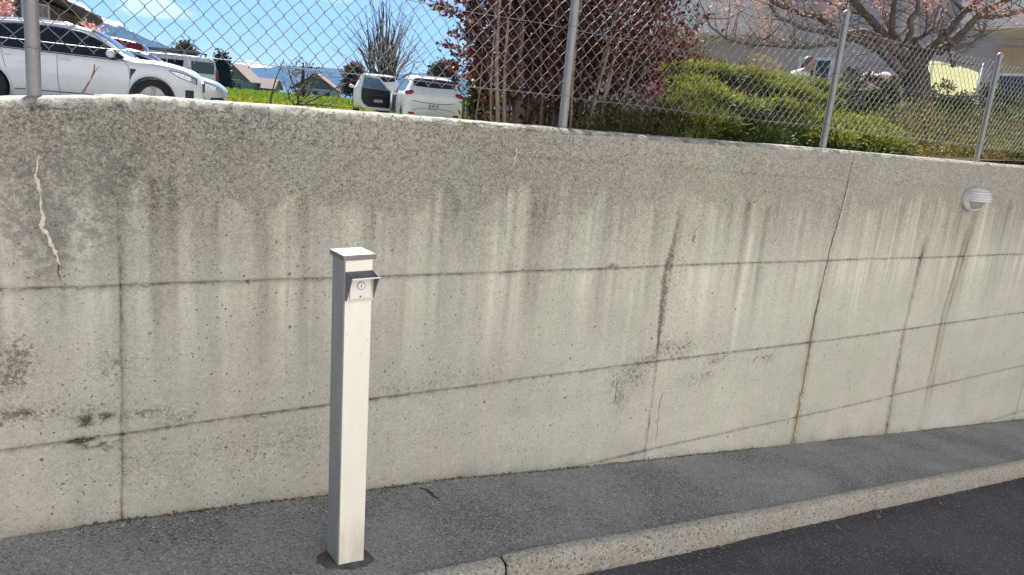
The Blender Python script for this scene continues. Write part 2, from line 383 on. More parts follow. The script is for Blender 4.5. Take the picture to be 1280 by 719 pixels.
t = NT('board_cast_concrete')
P = t.pos(); tone = t.attr('tone'); warm = t.attr('warm'); rg = t.attr('rough'); comb = t.attr('comb'); lich = t.attr('lich')
fine = t.noise(P, 150, 5, .65); mid = t.noise(P, 38, 5, .6); vfine = t.noise(P, 420, 3, .6)
tt = t.math('ADD', t.math('ADD', t.math('ADD', tone, 0.5), t.math('MULTIPLY', t.math('SUBTRACT', fine, .5), t.math('ADD', t.math('MULTIPLY', rg, .46), .20))),
            t.math('ADD', t.math('MULTIPLY', t.math('SUBTRACT', mid, .5), t.math('ADD', t.math('MULTIPLY', rg, .20), .10)), t.math('MULTIPLY', t.math('SUBTRACT', vfine, .5), t.math('ADD', t.math('MULTIPLY', rg, .8), .2))), True)
g1 = t.voro(P, 175); g1c = t.n('ShaderNodeSeparateColor'); t.l(g1.outputs['Color'], g1c.inputs[0])
g2 = t.voro(P, 95); g2c = t.n('ShaderNodeSeparateColor'); t.l(g2.outputs['Color'], g2c.inputs[0])
grain = t.math('ADD', t.math('MULTIPLY', t.math('SUBTRACT', g1c.outputs[0], .5), t.math('ADD', t.math('MULTIPLY', rg, .21), .08)), t.math('MULTIPLY', t.math('SUBTRACT', g2c.outputs[0], .5), t.math('ADD', t.math('MULTIPLY', rg, .10), .04)))
tt = t.math('ADD', tt, grain, True)
cr = t.n('ShaderNodeValToRGB'); t.l(tt, cr.inputs[0])
cr.color_ramp.elements[0].color = (.062,.059,.053,1); cr.color_ramp.elements[1].color = (.645,.64,.59,1)
e = cr.color_ramp.elements.new(.35); e.color = (.268,.258,.235,1)
e = cr.color_ramp.elements.new(.65); e.color = (.426,.423,.395,1)
col = t.mix(t.math('MULTIPLY', warm, .36, True), cr.outputs[0], t.mix(1.0, cr.outputs[0], (1.07,.96,.82), 'MULTIPLY'))
tint = t.noise(t.scale_vec(P, (4, 4, 1.1)), 1.0, 4, .6)
col = t.mix(t.rng(tint, .40, .60), t.mix(1.0, col, (1.02,.99,.965), 'MULTIPLY'), t.mix(1.0, col, (.975,1.0,.945), 'MULTIPLY'))
lm_ = t.math('MULTIPLY', t.rng(t.math('ADD', t.noise(P, 26, 7, .72), t.math('MULTIPLY', lich, .12)), .57, .65, 0, 1, True), lich, True)
col = t.mix(t.math('MULTIPLY', lm_, .45), col, (.13,.13,.122))
cm_ = t.rng(t.math('ADD', t.noise(P, 62, 7, .75), t.math('MULTIPLY', comb, .15)), .63, .70, 0, 1, True)
cm_ = t.math('MULTIPLY', cm_, t.rng(comb, .05, .35))
col = t.mix(t.math('MULTIPLY', cm_, .62), col, (.150,.137,.116))
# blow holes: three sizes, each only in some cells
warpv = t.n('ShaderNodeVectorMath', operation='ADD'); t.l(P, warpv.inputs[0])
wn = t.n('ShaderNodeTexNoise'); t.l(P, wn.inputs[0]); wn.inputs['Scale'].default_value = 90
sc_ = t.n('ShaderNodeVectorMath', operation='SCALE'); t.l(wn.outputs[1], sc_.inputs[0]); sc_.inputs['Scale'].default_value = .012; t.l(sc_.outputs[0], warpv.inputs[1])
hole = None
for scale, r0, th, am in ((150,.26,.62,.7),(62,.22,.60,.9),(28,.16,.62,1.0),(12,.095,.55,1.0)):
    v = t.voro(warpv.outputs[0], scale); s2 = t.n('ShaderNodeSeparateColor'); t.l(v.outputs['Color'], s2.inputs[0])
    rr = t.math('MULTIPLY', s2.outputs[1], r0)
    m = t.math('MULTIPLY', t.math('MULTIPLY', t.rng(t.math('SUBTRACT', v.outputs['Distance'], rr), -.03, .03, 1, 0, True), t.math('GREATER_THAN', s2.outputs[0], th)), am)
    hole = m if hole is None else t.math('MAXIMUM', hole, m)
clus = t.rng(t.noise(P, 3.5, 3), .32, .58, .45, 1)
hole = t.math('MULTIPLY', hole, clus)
grit = t.voro(P, 210); gs = t.n('ShaderNodeSeparateColor'); t.l(grit.outputs['Color'], gs.inputs[0])
lightg = t.math('MULTIPLY', t.math('GREATER_THAN', gs.outputs[2], .93), t.math('MULTIPLY', rg, .6, True))
col = t.mix(t.math('MULTIPLY', lightg, .6), col, (.55,.53,.49))
col = t.mix(t.math('MULTIPLY', hole, .82), col, (.075,.068,.058))  # shade inside the blow holes, painted into the base colour
hgt0 = t.math('MULTIPLY', cm_, 1.6)
hgt = t.math('SUBTRACT', t.math('ADD', t.math('MULTIPLY', fine, t.math('ADD', t.math('MULTIPLY', rg, 1.0), .2)), t.math('MULTIPLY', vfine, t.math('MULTIPLY', rg, .6))), t.math('MULTIPLY', hole, 2.0))
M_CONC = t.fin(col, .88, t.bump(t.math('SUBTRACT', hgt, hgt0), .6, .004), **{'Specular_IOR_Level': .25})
M_CORE = plain('joint_dirt', (.10,.092,.08), .95, var=.4, scale=60)

wall = thing('retaining_wall', 'long grey board-marked concrete retaining wall, streaked and cracked, with fence on top', 'wall', (3.0, WY+.12, -.42))
def lines(a, b, step, edge):
    n = max(3, int(math.ceil((b-a)/step)))
    e = edge/(b-a)
    u = np.linspace(0, 1, n+1)
    return np.unique(np.round(np.concatenate([[0, e*.45, e, e*2.0], u[(u > 2.4*e) & (u < 1-2.4*e)], [1-2*e, 1-e, 1-e*.45, 1]]), 6))
def panel(lo, hi, xl, xr, jl, jr, jb, jt, x_lo, x_hi, dens=.0105):
    far = x_lo > 7.0 or x_hi < -1.6
    st = .06 if far else dens
    zmid = .5*(float(lo((x_lo+x_hi)/2))+float(hi((x_lo+x_hi)/2)))
    us = lines(x_lo, x_hi, st, .006); hh = float(np.max(hi(np.linspace(x_lo, x_hi, 9))-lo(np.linspace(x_lo, x_hi, 9)))); vs = lines(0, hh, st, .006)
    U, V_ = np.meshgrid(us, vs, indexing='ij')
    X0 = x_lo+(x_hi-x_lo)*U; Z = lo(X0)+(hi(X0)-lo(X0))*V_
    XL = xl(Z); XR = xr(Z); X = XL+(XR-XL)*U; Z = lo(X)+(hi(X)-lo(X))*V_
    tone, warm, rough, hc, reg = wall_fields(X, Z)
    d = wall_disp(X, Z, hc)
    g = lambda dist, s: np.exp(-(dist/s)**2)
    irr = .5+1.0*fbm(X*9, Z*9, 140, 3)
    d = d-.0045*irr*(jl(Z)*g(X-XL, .004)+jr(Z)*g(XR-X, .004)+jb*g(Z-lo(X), .004)+jt*g(hi(X)-Z, .004))
    Vv = np.stack([X, WY-d, Z], -1).reshape(-1, 3)
    q = gridq(*X.shape)
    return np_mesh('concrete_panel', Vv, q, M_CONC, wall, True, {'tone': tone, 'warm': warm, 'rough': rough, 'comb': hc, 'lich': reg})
one = lambda z: np.ones_like(z)
cols = [(vz, lambda z: sst(0,.3,1.25-z)), (va, lambda z: .9*sst(0,.2,1.28-z)), (vb, lambda z: sst(0,.15,1.15-z)), (vc, lambda z: 1.2*one(z)), (vd, lambda z: sst(0,.12,1.0-z)), (ve, lambda z: sst(0,.2,1.1-z)), (v9, one)]
floor_ = lambda x: gz(x)-.14
clampg = lambda f: (lambda x: np.maximum(f(x), floor_(x)))
rows = [(j1, band, 1, .25), (j2, j1, 1, 1), (j3, j2, .7, 1), (j4, j3, .7, .7), (None, j4, 0, .7)]
for ci in range(len(cols)-1):
    (fl, jl), (fr, jr) = cols[ci], cols[ci+1]
    x_lo, x_hi = float(fl(0.3)), float(fr(0.3))
    xs = np.linspace(x_lo, x_hi, 15)
    for lo, hi, jb, jt in rows:
        hi_ok = hi(xs)-floor_(xs)
        if np.all(hi_ok < .16): continue
        lo2 = floor_ if lo is None else clampg(lo)
        hi2 = (lambda x, h=hi: np.maximum(h(x), floor_(x)+.002))
        panel(lo2, hi2, fl, fr, jl, jr, jb, jt, x_lo, x_hi)
# the crown: last pour above the faint line, with its broken, mortar-smeared arris
xs = np.unique(np.concatenate([np.linspace(-2.4, -1.4, 25), np.linspace(-1.4, 6.2, 860), np.linspace(6.2, 9.6, 90)]))
T = tz(xs)+.004*(fbm(xs*5, 0, 201, 4)-.5)+.010*np.exp(-((xs+.72)/.10)**2)*fbm(xs*40, 0, 202, 3)
edge = .021+.015*sst(.6, -.6, xs)+.018*(fbm(xs*14, 0, 203, 4)-.5)+.016*(vn(xs*55, 0, 204)-.5)*sst(1.0, -.4, xs)
edge = np.clip(edge, .012, .06)
zb = band(xs); zc_ = T-edge
nf = 13
rowsP = []; rowsA = []
for i in range(nf+1):
    f = i/nf; z = zb+(zc_-zb)*f
    tone, warm, rough, hc, reg = wall_fields(xs, z)
    d = wall_disp(xs, z, hc)+.001
    rowsP.append(np.stack([xs, WY-d, z], -1)); rowsA.append((tone, warm, rough+.25))
pr = [(.004,.16,.0),(.010,.38,1),(.019,.62,1),(.028,.84,1),(.040,.97,1),(.060,1.0,.6),(.10,1.0,.5),(.15,1.0,.5),(.20,1.0,.5),(.235,.98,.5),(.245,.6,.3),(.245,-.5,0)]
for dy, f, a in pr:
    nn = fbm(xs*60, dy*60, 205, 3)-.5; n2 = fbm(xs*23, dy*40, 206, 3)-.5
    z = zc_+edge*f+a*(.006*nn+.007*n2*sst(.8, -.3, xs)); y = WY+dy+a*.006*(fbm(xs*45, dy*30, 207, 3)-.5)
    lm = -.09+.32*(fbm(xs*30, dy*60, 208, 4)-.5)-.22*sst(.55, .68, fbm(xs*18, dy*25, 209, 3))
    rowsP.append(np.stack([xs, y, z], -1)); rowsA.append((lm, np.full_like(xs, .35), np.full_like(xs, .9)))
Pc = np.stack(rowsP, 1); A = [np.stack([r[k] for r in rowsA], 1) for k in range(3)]
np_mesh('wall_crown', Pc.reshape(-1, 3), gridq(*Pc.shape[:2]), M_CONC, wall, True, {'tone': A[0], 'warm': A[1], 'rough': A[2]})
m = MB()
for xa, xb in ((-2.4, 3.0), (3.0, 9.6)):
    n = 30; xx = np.linspace(xa, xb, n)
    Pz = np.stack([np.stack([xx, np.full(n, WY+.022), gz(xx)-.3], -1), np.stack([xx, np.full(n, WY+.022), tz(xx)-.05], -1), np.stack([xx, np.full(n, WY+.235), tz(xx)-.05], -1), np.stack([xx, np.full(n, WY+.235), gz(xx)-.3], -1)], 1)
    m.grid(Pz)
m.build('wall_core', M_CORE, wall)
# crusts that have run out of the cracks: thin raised ribbons
def ribbon(name, pts, wid, mat, parent, y0=WY, h=.003, seed=0, along=160):
    pts = np.array(pts); s = np.concatenate([[0], np.cumsum(np.hypot(*np.diff(pts, axis=0).T))])
    u = np.linspace(0, s[-1], along); x = np.interp(u, s, pts[:,0]); z = np.interp(u, s, pts[:,1])
    x = x+.016*(fbm(u*32, 0, seed, 4)-.5); wv = np.interp(u/s[-1], np.linspace(0, 1, len(wid)), wid)*np.clip(.1+1.7*fbm(u*75, 3, seed+1, 3), .12, 2)
    P = []
    for k, f in enumerate((-1,-.55,0,.55,1)):
        hh = h*(1-f*f)*(.4+fbm(u*120, k*3, seed+2, 3))-.004*abs(f)**3
        P.append(np.stack([x+f*wv*.5, np.full(along, y0)-hh-.0005, z], -1))
    P = np.stack(P, 1); return np_mesh(name, P.reshape(-1, 3), gridq(*P.shape[:2]), mat, parent, True)
M_LIME = plain('lime_crust', (.66,.62,.54), .9, var=.25, scale=70, bump=.5)
M_RUSTL = plain('ochre_lime_crust', (.27,.20,.125), .9, var=.35, scale=40, bump=.5)
M_PALEL = plain('pale_lime_crust', (.58,.55,.44), .9, var=.22, scale=45, bump=.5)
M_CRACK = plain('crack_dirt', (.055,.05,.042), .95, var=.3, scale=80)
M_CRACKL = plain('crack_grey_brown', (.13,.115,.095), .95, var=.45, scale=70)
W = lambda *pp: [Wp(*p) for p in pp]
tag(ribbon('lime_crust', W((48,193),(47,222),(49,240),(50,262),(54,285),(61,298),(67,312),(75,331)), [.002,.007,.014,.008,.010,.018,.012,.016,.005], M_LIME, wall, seed=301, h=.004), 'white crust bleeding from a crack at the left end')
tag(ribbon('rusty_run', W((64,298),(70,315),(77,333)), [.006,.016,.01], M_RUSTL, wall, seed=331, h=.0025))
ribbon('wall_crack', W((75,331),(71,340),(74,352)), [.005,.004], M_CRACK, wall, seed=302, h=.001)
ribbon('lime_crust', W((96,262),(118,266),(140,270)), [.003,.003,.002], M_LIME, wall, seed=303, h=.002)
ribbon('wall_crack', W((634,232),(632,255),(634,275),(631,296)), [.0035,.004,.003], M_CRACK, wall, seed=304, h=.0008)
ribbon('lime_crust', W((646,183),(643,207)), [.006,.004], M_LIME, wall, seed=305, h=.002)
ribbon('wall_crack', W((828,490),(824,510),(820,552)), [.005,.004,.003], M_CRACK, wall, seed=306, h=.0008)
ribbon('wall_crack', W((772,478),(768,505)), [.006,.003], M_CRACK, wall, seed=307, h=.0008)
M_TIE = plain('tie_mortar', (.33,.315,.28), .95, var=.35, scale=90, bump=.6)
for i, (px, py) in enumerate(tie_px+[(205,548),(330,520),(690,470),(735,463),(668,473),(905,441),(948,436),(1000,431),(1085,420),(985,528),(910,546)]):
    x0, z0 = Wp(px, py); z0 = float(j1(x0)) if i < len(tie_px) else z0
    m = MB(); m.ell((x0, WY-.001, z0), (.008+.005*((i*7) % 5)/4, .0045, .0055+.003*((i*3) % 4)/3), 9, 6); m.build('tie_plug', M_TIE, wall, True)
zz = np.linspace(1.40, .95, 14); ribbon('wall_crack', [(float(vc(z)), z) for z in zz], [.003,.005,.006], M_CRACKL, wall, seed=308, h=.0012)
zz = np.linspace(.95, .30, 24); ribbon('wall_crack', [(float(vc(z))-.004, z) for z in zz], [.010,.008,.014,.008,.012], M_CRACKL, wall, seed=309, h=.0012)
zz = np.linspace(1.36, 1.0, 14); ribbon('lime_crust', [(float(vc(z))+.012, z) for z in zz], [.004,.012,.005], M_PALEL, wall, seed=310, h=.001)
zz = np.linspace(.62, -.41, 30); tag(ribbon('ochre_crust', [(float(vc(z))+.004, z) for z in zz], [.008,.014,.018,.026,.040,.048,.050], M_RUSTL, wall, seed=311, h=.004), 'rusty brown crust running down the long crack')
zz = np.linspace(.15, -.36, 24); ribbon('lime_crust', [(float(vc(z))+.008, z) for z in zz], [.004,.012,.016,.022,.012], M_PALEL, wall, seed=312, h=.006)

# ================================================================== ROAD, KERB, PAVEMENT
def asphalt(name, lo, mid, hi, sparkle, bumpk, patch):
    t = NT(name); P = t.pos()
    v = t.voro(P, 150); s = t.n('ShaderNodeSeparateColor'); t.l(v.outputs['Color'], s.inputs[0])
    v2 = t.voro(P, 85); s2 = t.n('ShaderNodeSeparateColor'); t.l(v2.outputs['Color'], s2.inputs[0])
    n = t.noise(P, 260, 4, .7); big = t.noise(P, 1.6, 5, .6); med = t.noise(P, 9, 4, .6)
    v3 = t.voro(P, 230); s3 = t.n('ShaderNodeSeparateColor'); t.l(v3.outputs['Color'], s3.inputs[0])
    c = t.mix(t.math('ADD', t.math('MULTIPLY', s.outputs[0], .6), t.math('MULTIPLY', s3.outputs[0], .4)), lo, mid)
    c = t.mix(t.math('MULTIPLY', t.math('GREATER_THAN', s.outputs[1], sparkle), t.rng(n, .35, .6)), c, hi)
    c = t.mix(t.math('MULTIPLY', t.math('GREATER_THAN', s2.outputs[0], sparkle+.08), .6), c, hi)
    c = t.mix(t.rng(med, .35, .7, 0, .35), c, tuple(x*.6 for x in mid))
    c = t.mix(t.math('MULTIPLY', t.math('GREATER_THAN', s.outputs[2], .90), .8), c, tuple(x*.45 for x in lo))
    c = t.mix(t.rng(big, .40, .72, 0, patch), c, tuple(x*1.5 for x in mid))
    h = t.math('ADD', t.math('MULTIPLY', v.outputs['Distance'], -1.2), t.math('MULTIPLY', n, .8))
    return t.fin(c, .86, t.bump(h, bumpk, .004), **{'Specular_IOR_Level': .35})
M_ROAD = asphalt('road_asphalt', (.022,.022,.026), (.100,.100,.112), (.42,.42,.44), .945, .8, .45)
M_PAVE = asphalt('pavement_asphalt', (.088,.087,.085), (.335,.33,.32), (.56,.55,.53), .93, .6, .4)
KY = 2.085; KH = .095
def sheet(name, xs, ys, zf, mat):
    X, Y = np.meshgrid(xs, ys, indexing='ij'); Z = zf(X, Y)
    return tag(np_mesh(name, np.stack([X, Y, Z], -1).reshape(-1, 3), gridq(len(xs), len(ys)), mat, None, True), kind='structure')
gfar = lambda x: np.interp(x, [-40,-12,-3.4]+GX[1:]+[40], [2.2,1.5,.36]+GZ[1:]+[-3.0])
sheet('pavement', np.concatenate([np.linspace(-12, -1.6, 30), np.linspace(-1.5, 7.4, 300), np.linspace(7.6, 40, 50)]), np.concatenate([np.linspace(KY-.005, WY+.03, 26)]),
      lambda X, Y: gfar(X)+.006*(fbm(X*2.5, Y*2.5, 401, 3)-.5)+.0025*(fbm(X*30, Y*30, 402, 2)-.5)+.006*sst(.05, .0, WY-Y), M_PAVE)
sheet('road', np.concatenate([np.linspace(-40, -2, 40), np.linspace(-1.9, 7.4, 200), np.linspace(7.6, 60, 50)]), np.concatenate([np.linspace(-5.0, 0, 20), np.linspace(.1, KY+.03, 60)]),
      lambda X, Y: gfar(X)-KH+.008*(fbm(X*2, Y*2, 403, 3)-.5)+.003*(fbm(X*25, Y*25, 404, 2)-.5)-.010*sst(.12, .0, KY-.07-Y), M_ROAD)
t = NT('kerb_concrete'); P = t.pos()
v = t.voro(P, 130); s = t.n('ShaderNodeSeparateColor'); t.l(v.outputs['Color'], s.inputs[0])
c = t.mix(s.outputs[0], (.34,.31,.265), (.56,.525,.465)); c = t.mix(t.math('GREATER_THAN', s.outputs[1], .86), c, (.60,.565,.50)); c = t.mix(t.math('GREATER_THAN', s.outputs[2], .94), c, (.12,.105,.085))
c = t.mix(t.rng(t.noise(P, 5, 4), .4, .7, 0, .4), c, (.30,.26,.205)); n = t.noise(P, 160, 4, .7)
c = t.mix(t.rng(n, .3, .7, .25, 0), c, (.16,.14,.115))
M_KERB = t.fin(c, .9, t.bump(t.math('ADD', t.math('MULTIPLY', v.outputs['Distance'], -1.0), n), .9, .006))
kerb = tag(bpy.data.objects.new('kerb', None), kind='structure'); COL.objects.link(kerb); kerb.location = (0, KY-.04, 0)
def kerb_stone(xa, xb, seed):
    n = max(8, int((xb-xa)/.014)); xs = np.linspace(xa, xb, n); Ps = []
    ends = np.minimum(xs-xa, xb-xs)
    for k, (y, z) in enumerate(((.006,-.05),(.005,.0),(-.004,.010),(-.018,.012),(-.040,.010),(-.058,.004),(-.067,-.010),(-.071,-.03),(-.073,-.06),(-.074,-.09),(-.074,-.115),(-.072,-.16))):
        nn = .013*(fbm(xs*34, k*2.7, seed, 4)-.5)+.012*(fbm(xs*6, k*.8, seed+3, 3)-.5)
        rnd = .02*np.exp(-ends/.008)
        Ps.append(np.stack([xs, KY+y+(nn if k > 3 else .3*nn)+rnd*(1 if k > 3 else 0), gfar(xs)+z+(.5*nn if 0 < k < 8 else 0)-rnd*.5*(1 if k > 0 else 0)+.012*(fbm(xs*.9, 0, 409, 2)-.5)], -1))
    Pk = np.stack(Ps, 1)
    return np_mesh('kerb_stone', Pk.reshape(-1, 3), gridq(*Pk.shape[:2]), M_KERB, kerb, True)
ks = [-5.5, -2.6, .335, 3.05, 5.9, 9.2]
for i in range(len(ks)-1): kerb_stone(ks[i]+(.008 if i == 2 else .0015), ks[i+1]-.0015, 420+i*7)
# a short crack in the pavement beside the wall, and dirt and moss gathered at the wall's foot
def ground_ribbon(name, pts, wid, mat, parent, lift=.003, seed=0, along=80):
    pts = np.array([[p[0], p[1]] for p in pts]); s = np.concatenate([[0], np.cumsum(np.hypot(*np.diff(pts, axis=0).T))])
    u = np.linspace(0, s[-1], along); x = np.interp(u, s, pts[:,0])+.012*(fbm(u*30, 0, seed, 3)-.5); y = np.interp(u, s, pts[:,1])+.012*(fbm(u*30, 5, seed, 3)-.5)
    wv = np.interp(u/s[-1], np.linspace(0, 1, len(wid)), wid)*(.4+1.2*fbm(u*50, 9, seed, 3))
    P = np.stack([np.stack([x+f*wv*.5, y+f*wv*.2, gfar(x)+lift+.003*(1-f*f)], -1) for f in (-1,0,1)], 1)
    return np_mesh(name, P.reshape(-1, 3), gridq(*P.shape[:2]), mat, parent, True)
pav = bpy.data.objects['pavement']
def gp(px, py):
    r = ray(px, py); ts = np.linspace(.0005, .02, 6000); Pt = EYE+ts[:,None]*r; k = int(np.argmax(Pt[:,2] < gfar(Pt[:,0]))); return Pt[k]
ground_ribbon('pavement_crack', [gp(524,611), gp(533,613), gp(539,618), gp(548,626)], [.004,.018,.008,.003], M_CRACK, pav, .0045, 431)
M_MOSS = leafy('moss', (.045,.042,.018), (.12,.10,.045), .15)
rs = np.random.RandomState(5); N = 2600
x = rs.uniform(-1.3, 7.2, N); keep = vn(x*2.3, 0, 440)+.5*np.exp(-((x-.2)/.35)**2) > .38; x = x[keep]; N = len(x)
y = WY-.004-np.abs(rs.normal(0, .007, N)); z = gfar(x)+.004+np.abs(rs.normal(0, .006, N))
a = rs.uniform(0, 6.28, N); l = rs.uniform(.002, .006, N)
c0 = np.stack([x, y, z], -1); d1 = np.stack([np.cos(a)*l, -np.abs(np.sin(a))*l*.4, np.sin(a)*l*.6], -1); d2 = np.stack([-np.sin(a)*l*.6, rs.uniform(-1,1,N)*l*.5, np.abs(np.cos(a))*l], -1)
Vm = np.stack([c0-d1, c0-d2*.6, c0+d1, c0+d2], 1).reshape(-1, 3)
tag(np_mesh('moss', Vm, np.arange(4*N).reshape(-1, 4), M_MOSS), 'dirt and moss gathered along the foot of the concrete wall', 'moss', kind='stuff')

# grit and a few dry leaves against the kerb and the wall
M_GRIT = leafy('grit_stone', (.10,.095,.085), (.42,.40,.37), .0)
rs = np.random.RandomState(15); C = []
for n_, yc, sg, dz in ((2200, KY-.085, .022, -KH), (500, WY-.02, .02, .002), (500, 2.4, .2, .002)):
    x = rs.uniform(-1.4, 7, n_); y = yc+rs.normal(0, sg, n_); y = np.minimum(y, WY-.006); ok = (y < KY-.075) if dz < 0 else (y > KY+.01); x, y = x[ok], y[ok]; C.append(np.stack([x, y, gfar(x)+dz+.004*(dz > 0)], -1))
C = np.concatenate(C); n_ = len(C); r_ = .0015+.0035*rs.uniform(0, 1, n_)**3
tet = np.array([(1,0,.2),(-.5,.87,.1),(-.5,-.87,.15),(0,0,1.1)]); ang = rs.uniform(0, 6.28, n_); ca, sa = np.cos(ang), np.sin(ang)
V = np.stack([np.stack([C[:,0]+r_*(ca*a-sa*b), C[:,1]+r_*(sa*a+ca*b), C[:,2]+r_*c], -1) for a, b, c in tet], 1).reshape(-1, 3)
Q = (np.arange(n_)[:,None,None]*4+np.array([(0,1,3),(1,2,3),(2,0,3),(0,2,1)])).reshape(-1, 3)
tag(np_mesh('grit', V, Q, M_GRIT), 'loose grit and tiny stones along the kerb and the foot of the wall', 'grit', kind='stuff')
M_DLEAF = plain('dry_brown_leaf', (.20,.115,.06), .8, var=.3, scale=60)
for i, (px, py, a) in enumerate(((1102,629,.3),(1052,642,1.2),(905,664,2.0),(1180,614,.8))):
    g_ = gp(px, py); x0, y0 = g_[0], min(g_[1], KY-.10); z0 = float(gfar(x0))-KH+.006; m = MB(); ca, sa = math.cos(a), math.sin(a); L_, w_ = .026, .013
    q = [(-L_,0,0),(-L_*.3,w_,.006),(L_*.5,w_*.7,.004),(L_,0,.008),(L_*.5,-w_*.7,.005),(-L_*.3,-w_,.003)]
    m.add([(x0+u*ca-v*sa, y0+u*sa+v*ca, z0+h) for u, v, h in q+[(0,0,.001)]], [(k, (k+1) % 6, 6) for k in range(6)])
    tag(m.build('dry_leaf', M_DLEAF), ('dry brown leaf against the kerb, second from the right', 'dry brown leaf against the kerb, third from the right', 'dry brown leaf against the kerb nearest the kerb joint', 'dry brown leaf against the kerb, farthest from the kerb joint')[i], 'leaf', 'dry leaves along the kerb')

# ================================================================== KEY-SWITCH POST
M_CREAM = plain('cream_painted_aluminium', (.70,.665,.60), .42, var=.03, scale=7, bump=.05)
t = NT('satin_aluminium'); n = t.noise(t.scale_vec(t.objc(), (60, 60, 3)), 3, 4)
M_ALU = t.fin(t.mix(n, (.17,.17,.165), (.25,.25,.24)), t.rng(n, .2, .8, .42, .6), None, .35)
M_DARKSH = plain('blue_grey_sheet_metal', (.085,.095,.115), .45, .5, var=.12, scale=10)
M_BLACK = plain('black_plastic', (.018,.018,.02), .5, var=.2)
M_STEELP = plain('brushed_plate', (.78,.76,.71), .40, .1, var=.05, scale=30)
M_PATCH = plain('dark_mortar_patch', (.080,.070,.060), .92, var=.4, scale=25, bump=.6)
post = thing('key_switch_post', 'square cream metal post with hooded key switch standing on the pavement by the wall', 'bollard', (-.218, 2.261, .024), tilt=(0, R(-1.1), 0))
hw = .0495
m = MB(); H_ = 1.105
c_ = .004
prof = [(-hw+c_,-hw),(hw-c_,-hw),(hw,-hw+c_),(hw,hw-c_),(hw-c_,hw),(-hw+c_,hw),(-hw,hw-c_),(-hw,-hw+c_)]
vs = []; fs = []
zl = [-.10] + list(np.linspace(0, H_, 24))
for z in zl: vs += [(x, y, z) for x, y in prof]
for i in range(len(zl)-1):
    for k in range(8): fs.append((i*8+k, i*8+(k+1)%8, (i+1)*8+(k+1)%8, (i+1)*8+k))
m.add(vs, fs)
t = NT('post_paint'); O = t.objc(); ng = t.n('ShaderNodeNewGeometry')
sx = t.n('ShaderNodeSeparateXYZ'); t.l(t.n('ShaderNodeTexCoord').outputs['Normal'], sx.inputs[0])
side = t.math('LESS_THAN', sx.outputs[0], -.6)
chip = t.voro(O, 55); cs = t.n('ShaderNodeSeparateColor'); t.l(chip.outputs['Color'], cs.inputs[0])
chips = t.math('MULTIPLY', t.math('GREATER_THAN', cs.outputs[0], .88), t.rng(chip.outputs['Distance'], .10, .16, 1, 0))
dirt = t.noise(t.scale_vec(O, (1, 1, .25)), 22, 5); sz = t.n('ShaderNodeSeparateXYZ'); t.l(O, sz.inputs[0])
low = t.rng(sz.outputs[2], 0, .22, .75, 0, True)
c = t.mix(t.rng(dirt, .35, .75, 0, .35), (.86,.83,.75), (.74,.70,.61)); c = t.mix(t.math('MULTIPLY', low, t.rng(dirt, .3, .6)), c, (.45,.42,.37))
c = t.mix(t.math('MULTIPLY', chips, .7), c, (.33,.30,.26)); c = t.mix(side, c, t.mix(dirt, (.23,.245,.26), (.32,.33,.335)))  # the left face's shade is painted in as a grey tone
M_POST = t.fin(c, .45, None)
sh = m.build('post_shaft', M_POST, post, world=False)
m = MB(); m.box((0,0,H_+.0085), (.113,.113,.017), bev=.002); m.build('post_cap', M_ALU, post, world=False)
t_ = thing('switch_box', None, None, (.001, -hw, 1.02)); t_.parent = post; t_.name = 'switch_box'
m = MB(); m.box((0,-.006,-.002), (.092,.012,.092), bev=.001); m.build('back_box', M_CREAM, t_, world=False)
m = MB(); m.box((-.001,-.0155,-.004), (.074,.006,.074), bev=.0025); pl = m.build('face_plate', M_STEELP, t_, world=False)
M_CHEEK = plain('grey_sheet_metal', (.17,.18,.185), .5, .2, var=.1)
m = MB()                                                       # hood: roof sheet with a bright lip and two tapering cheeks
for sx_ in (-1, 1):
    x0 = sx_*.0455; m = MB()
    m.prism([(x0,-.001,.046),(x0,-.052,.036),(x0,-.050,.030),(x0,-.012,-.044),(x0,-.001,-.046)], (sx_*.0015,0,0)); m.build('hood_cheek', M_CHEEK, t_, world=False)
m = MB()
m.prism([(-.047,-.0005,.0475),(-.047,-.054,.037),(-.047,-.054,.0352),(-.047,-.0005,.0457)], (.094,0,0))
hd = m.build('switch_hood', M_DARKSH, t_, world=False)
m = MB(); m.box((0,-.0545,.0355), (.0955,.0018,.0045)); m.build('hood_lip', M_STEELP, t_, world=False)
m = MB(); m.lathe((-.001,-.0185,.004), [(0.0001,.0036),(.0105,.0036),(.0115,.0030),(.0118,0)], 28, 'Y'); m.build('lock_cylinder', M_STEELP, t_, world=False)
m = MB(); m.lathe((-.001,-.0185,.004), [(.0122,0),(.0124,.0016),(.0138,.0016),(.0140,0)], 28, 'Y'); m.build('lock_ring', plain('tarnished_ring', (.20,.17,.15), .6), t_, world=False)
m = MB(); m.box((-.001,-.0226,.004), (.0024,.001,.009)); m.build('key_slot', M_BLACK, t_, world=False)
m = MB(); m.lathe((-.002,-.0185,-.032), [(.0001,.002),(.002,.002),(.0032,.001),(.0034,0)], 12, 'Y'); m.box((-.002,-.0207,-.032), (.004,.0006,.0008)); m.build('plate_screw', M_ALU, t_, world=False)
m = MB()
for x0, wd in ((-.022,.005),(-.0155,.004),(-.010,.005),(-.004,.0035),(.014,.004),(.0195,.005)): m.box((x0,-.01875,.026), (wd,.0005,.0022))
m.build('printed_marking', plain('faded_print', (.35,.28,.25), .6), t_, world=False)
m = MB(); ang = np.linspace(0, 2*math.pi, 41)[:-1]; rr = .098*(1+.24*(fbm(np.cos(ang)*1.3+4, np.sin(ang)*1.3+4, 450, 3)-.5)*2+.30*(fbm(np.cos(ang)*4+9, np.sin(ang)*4+9, 451, 3)-.5))
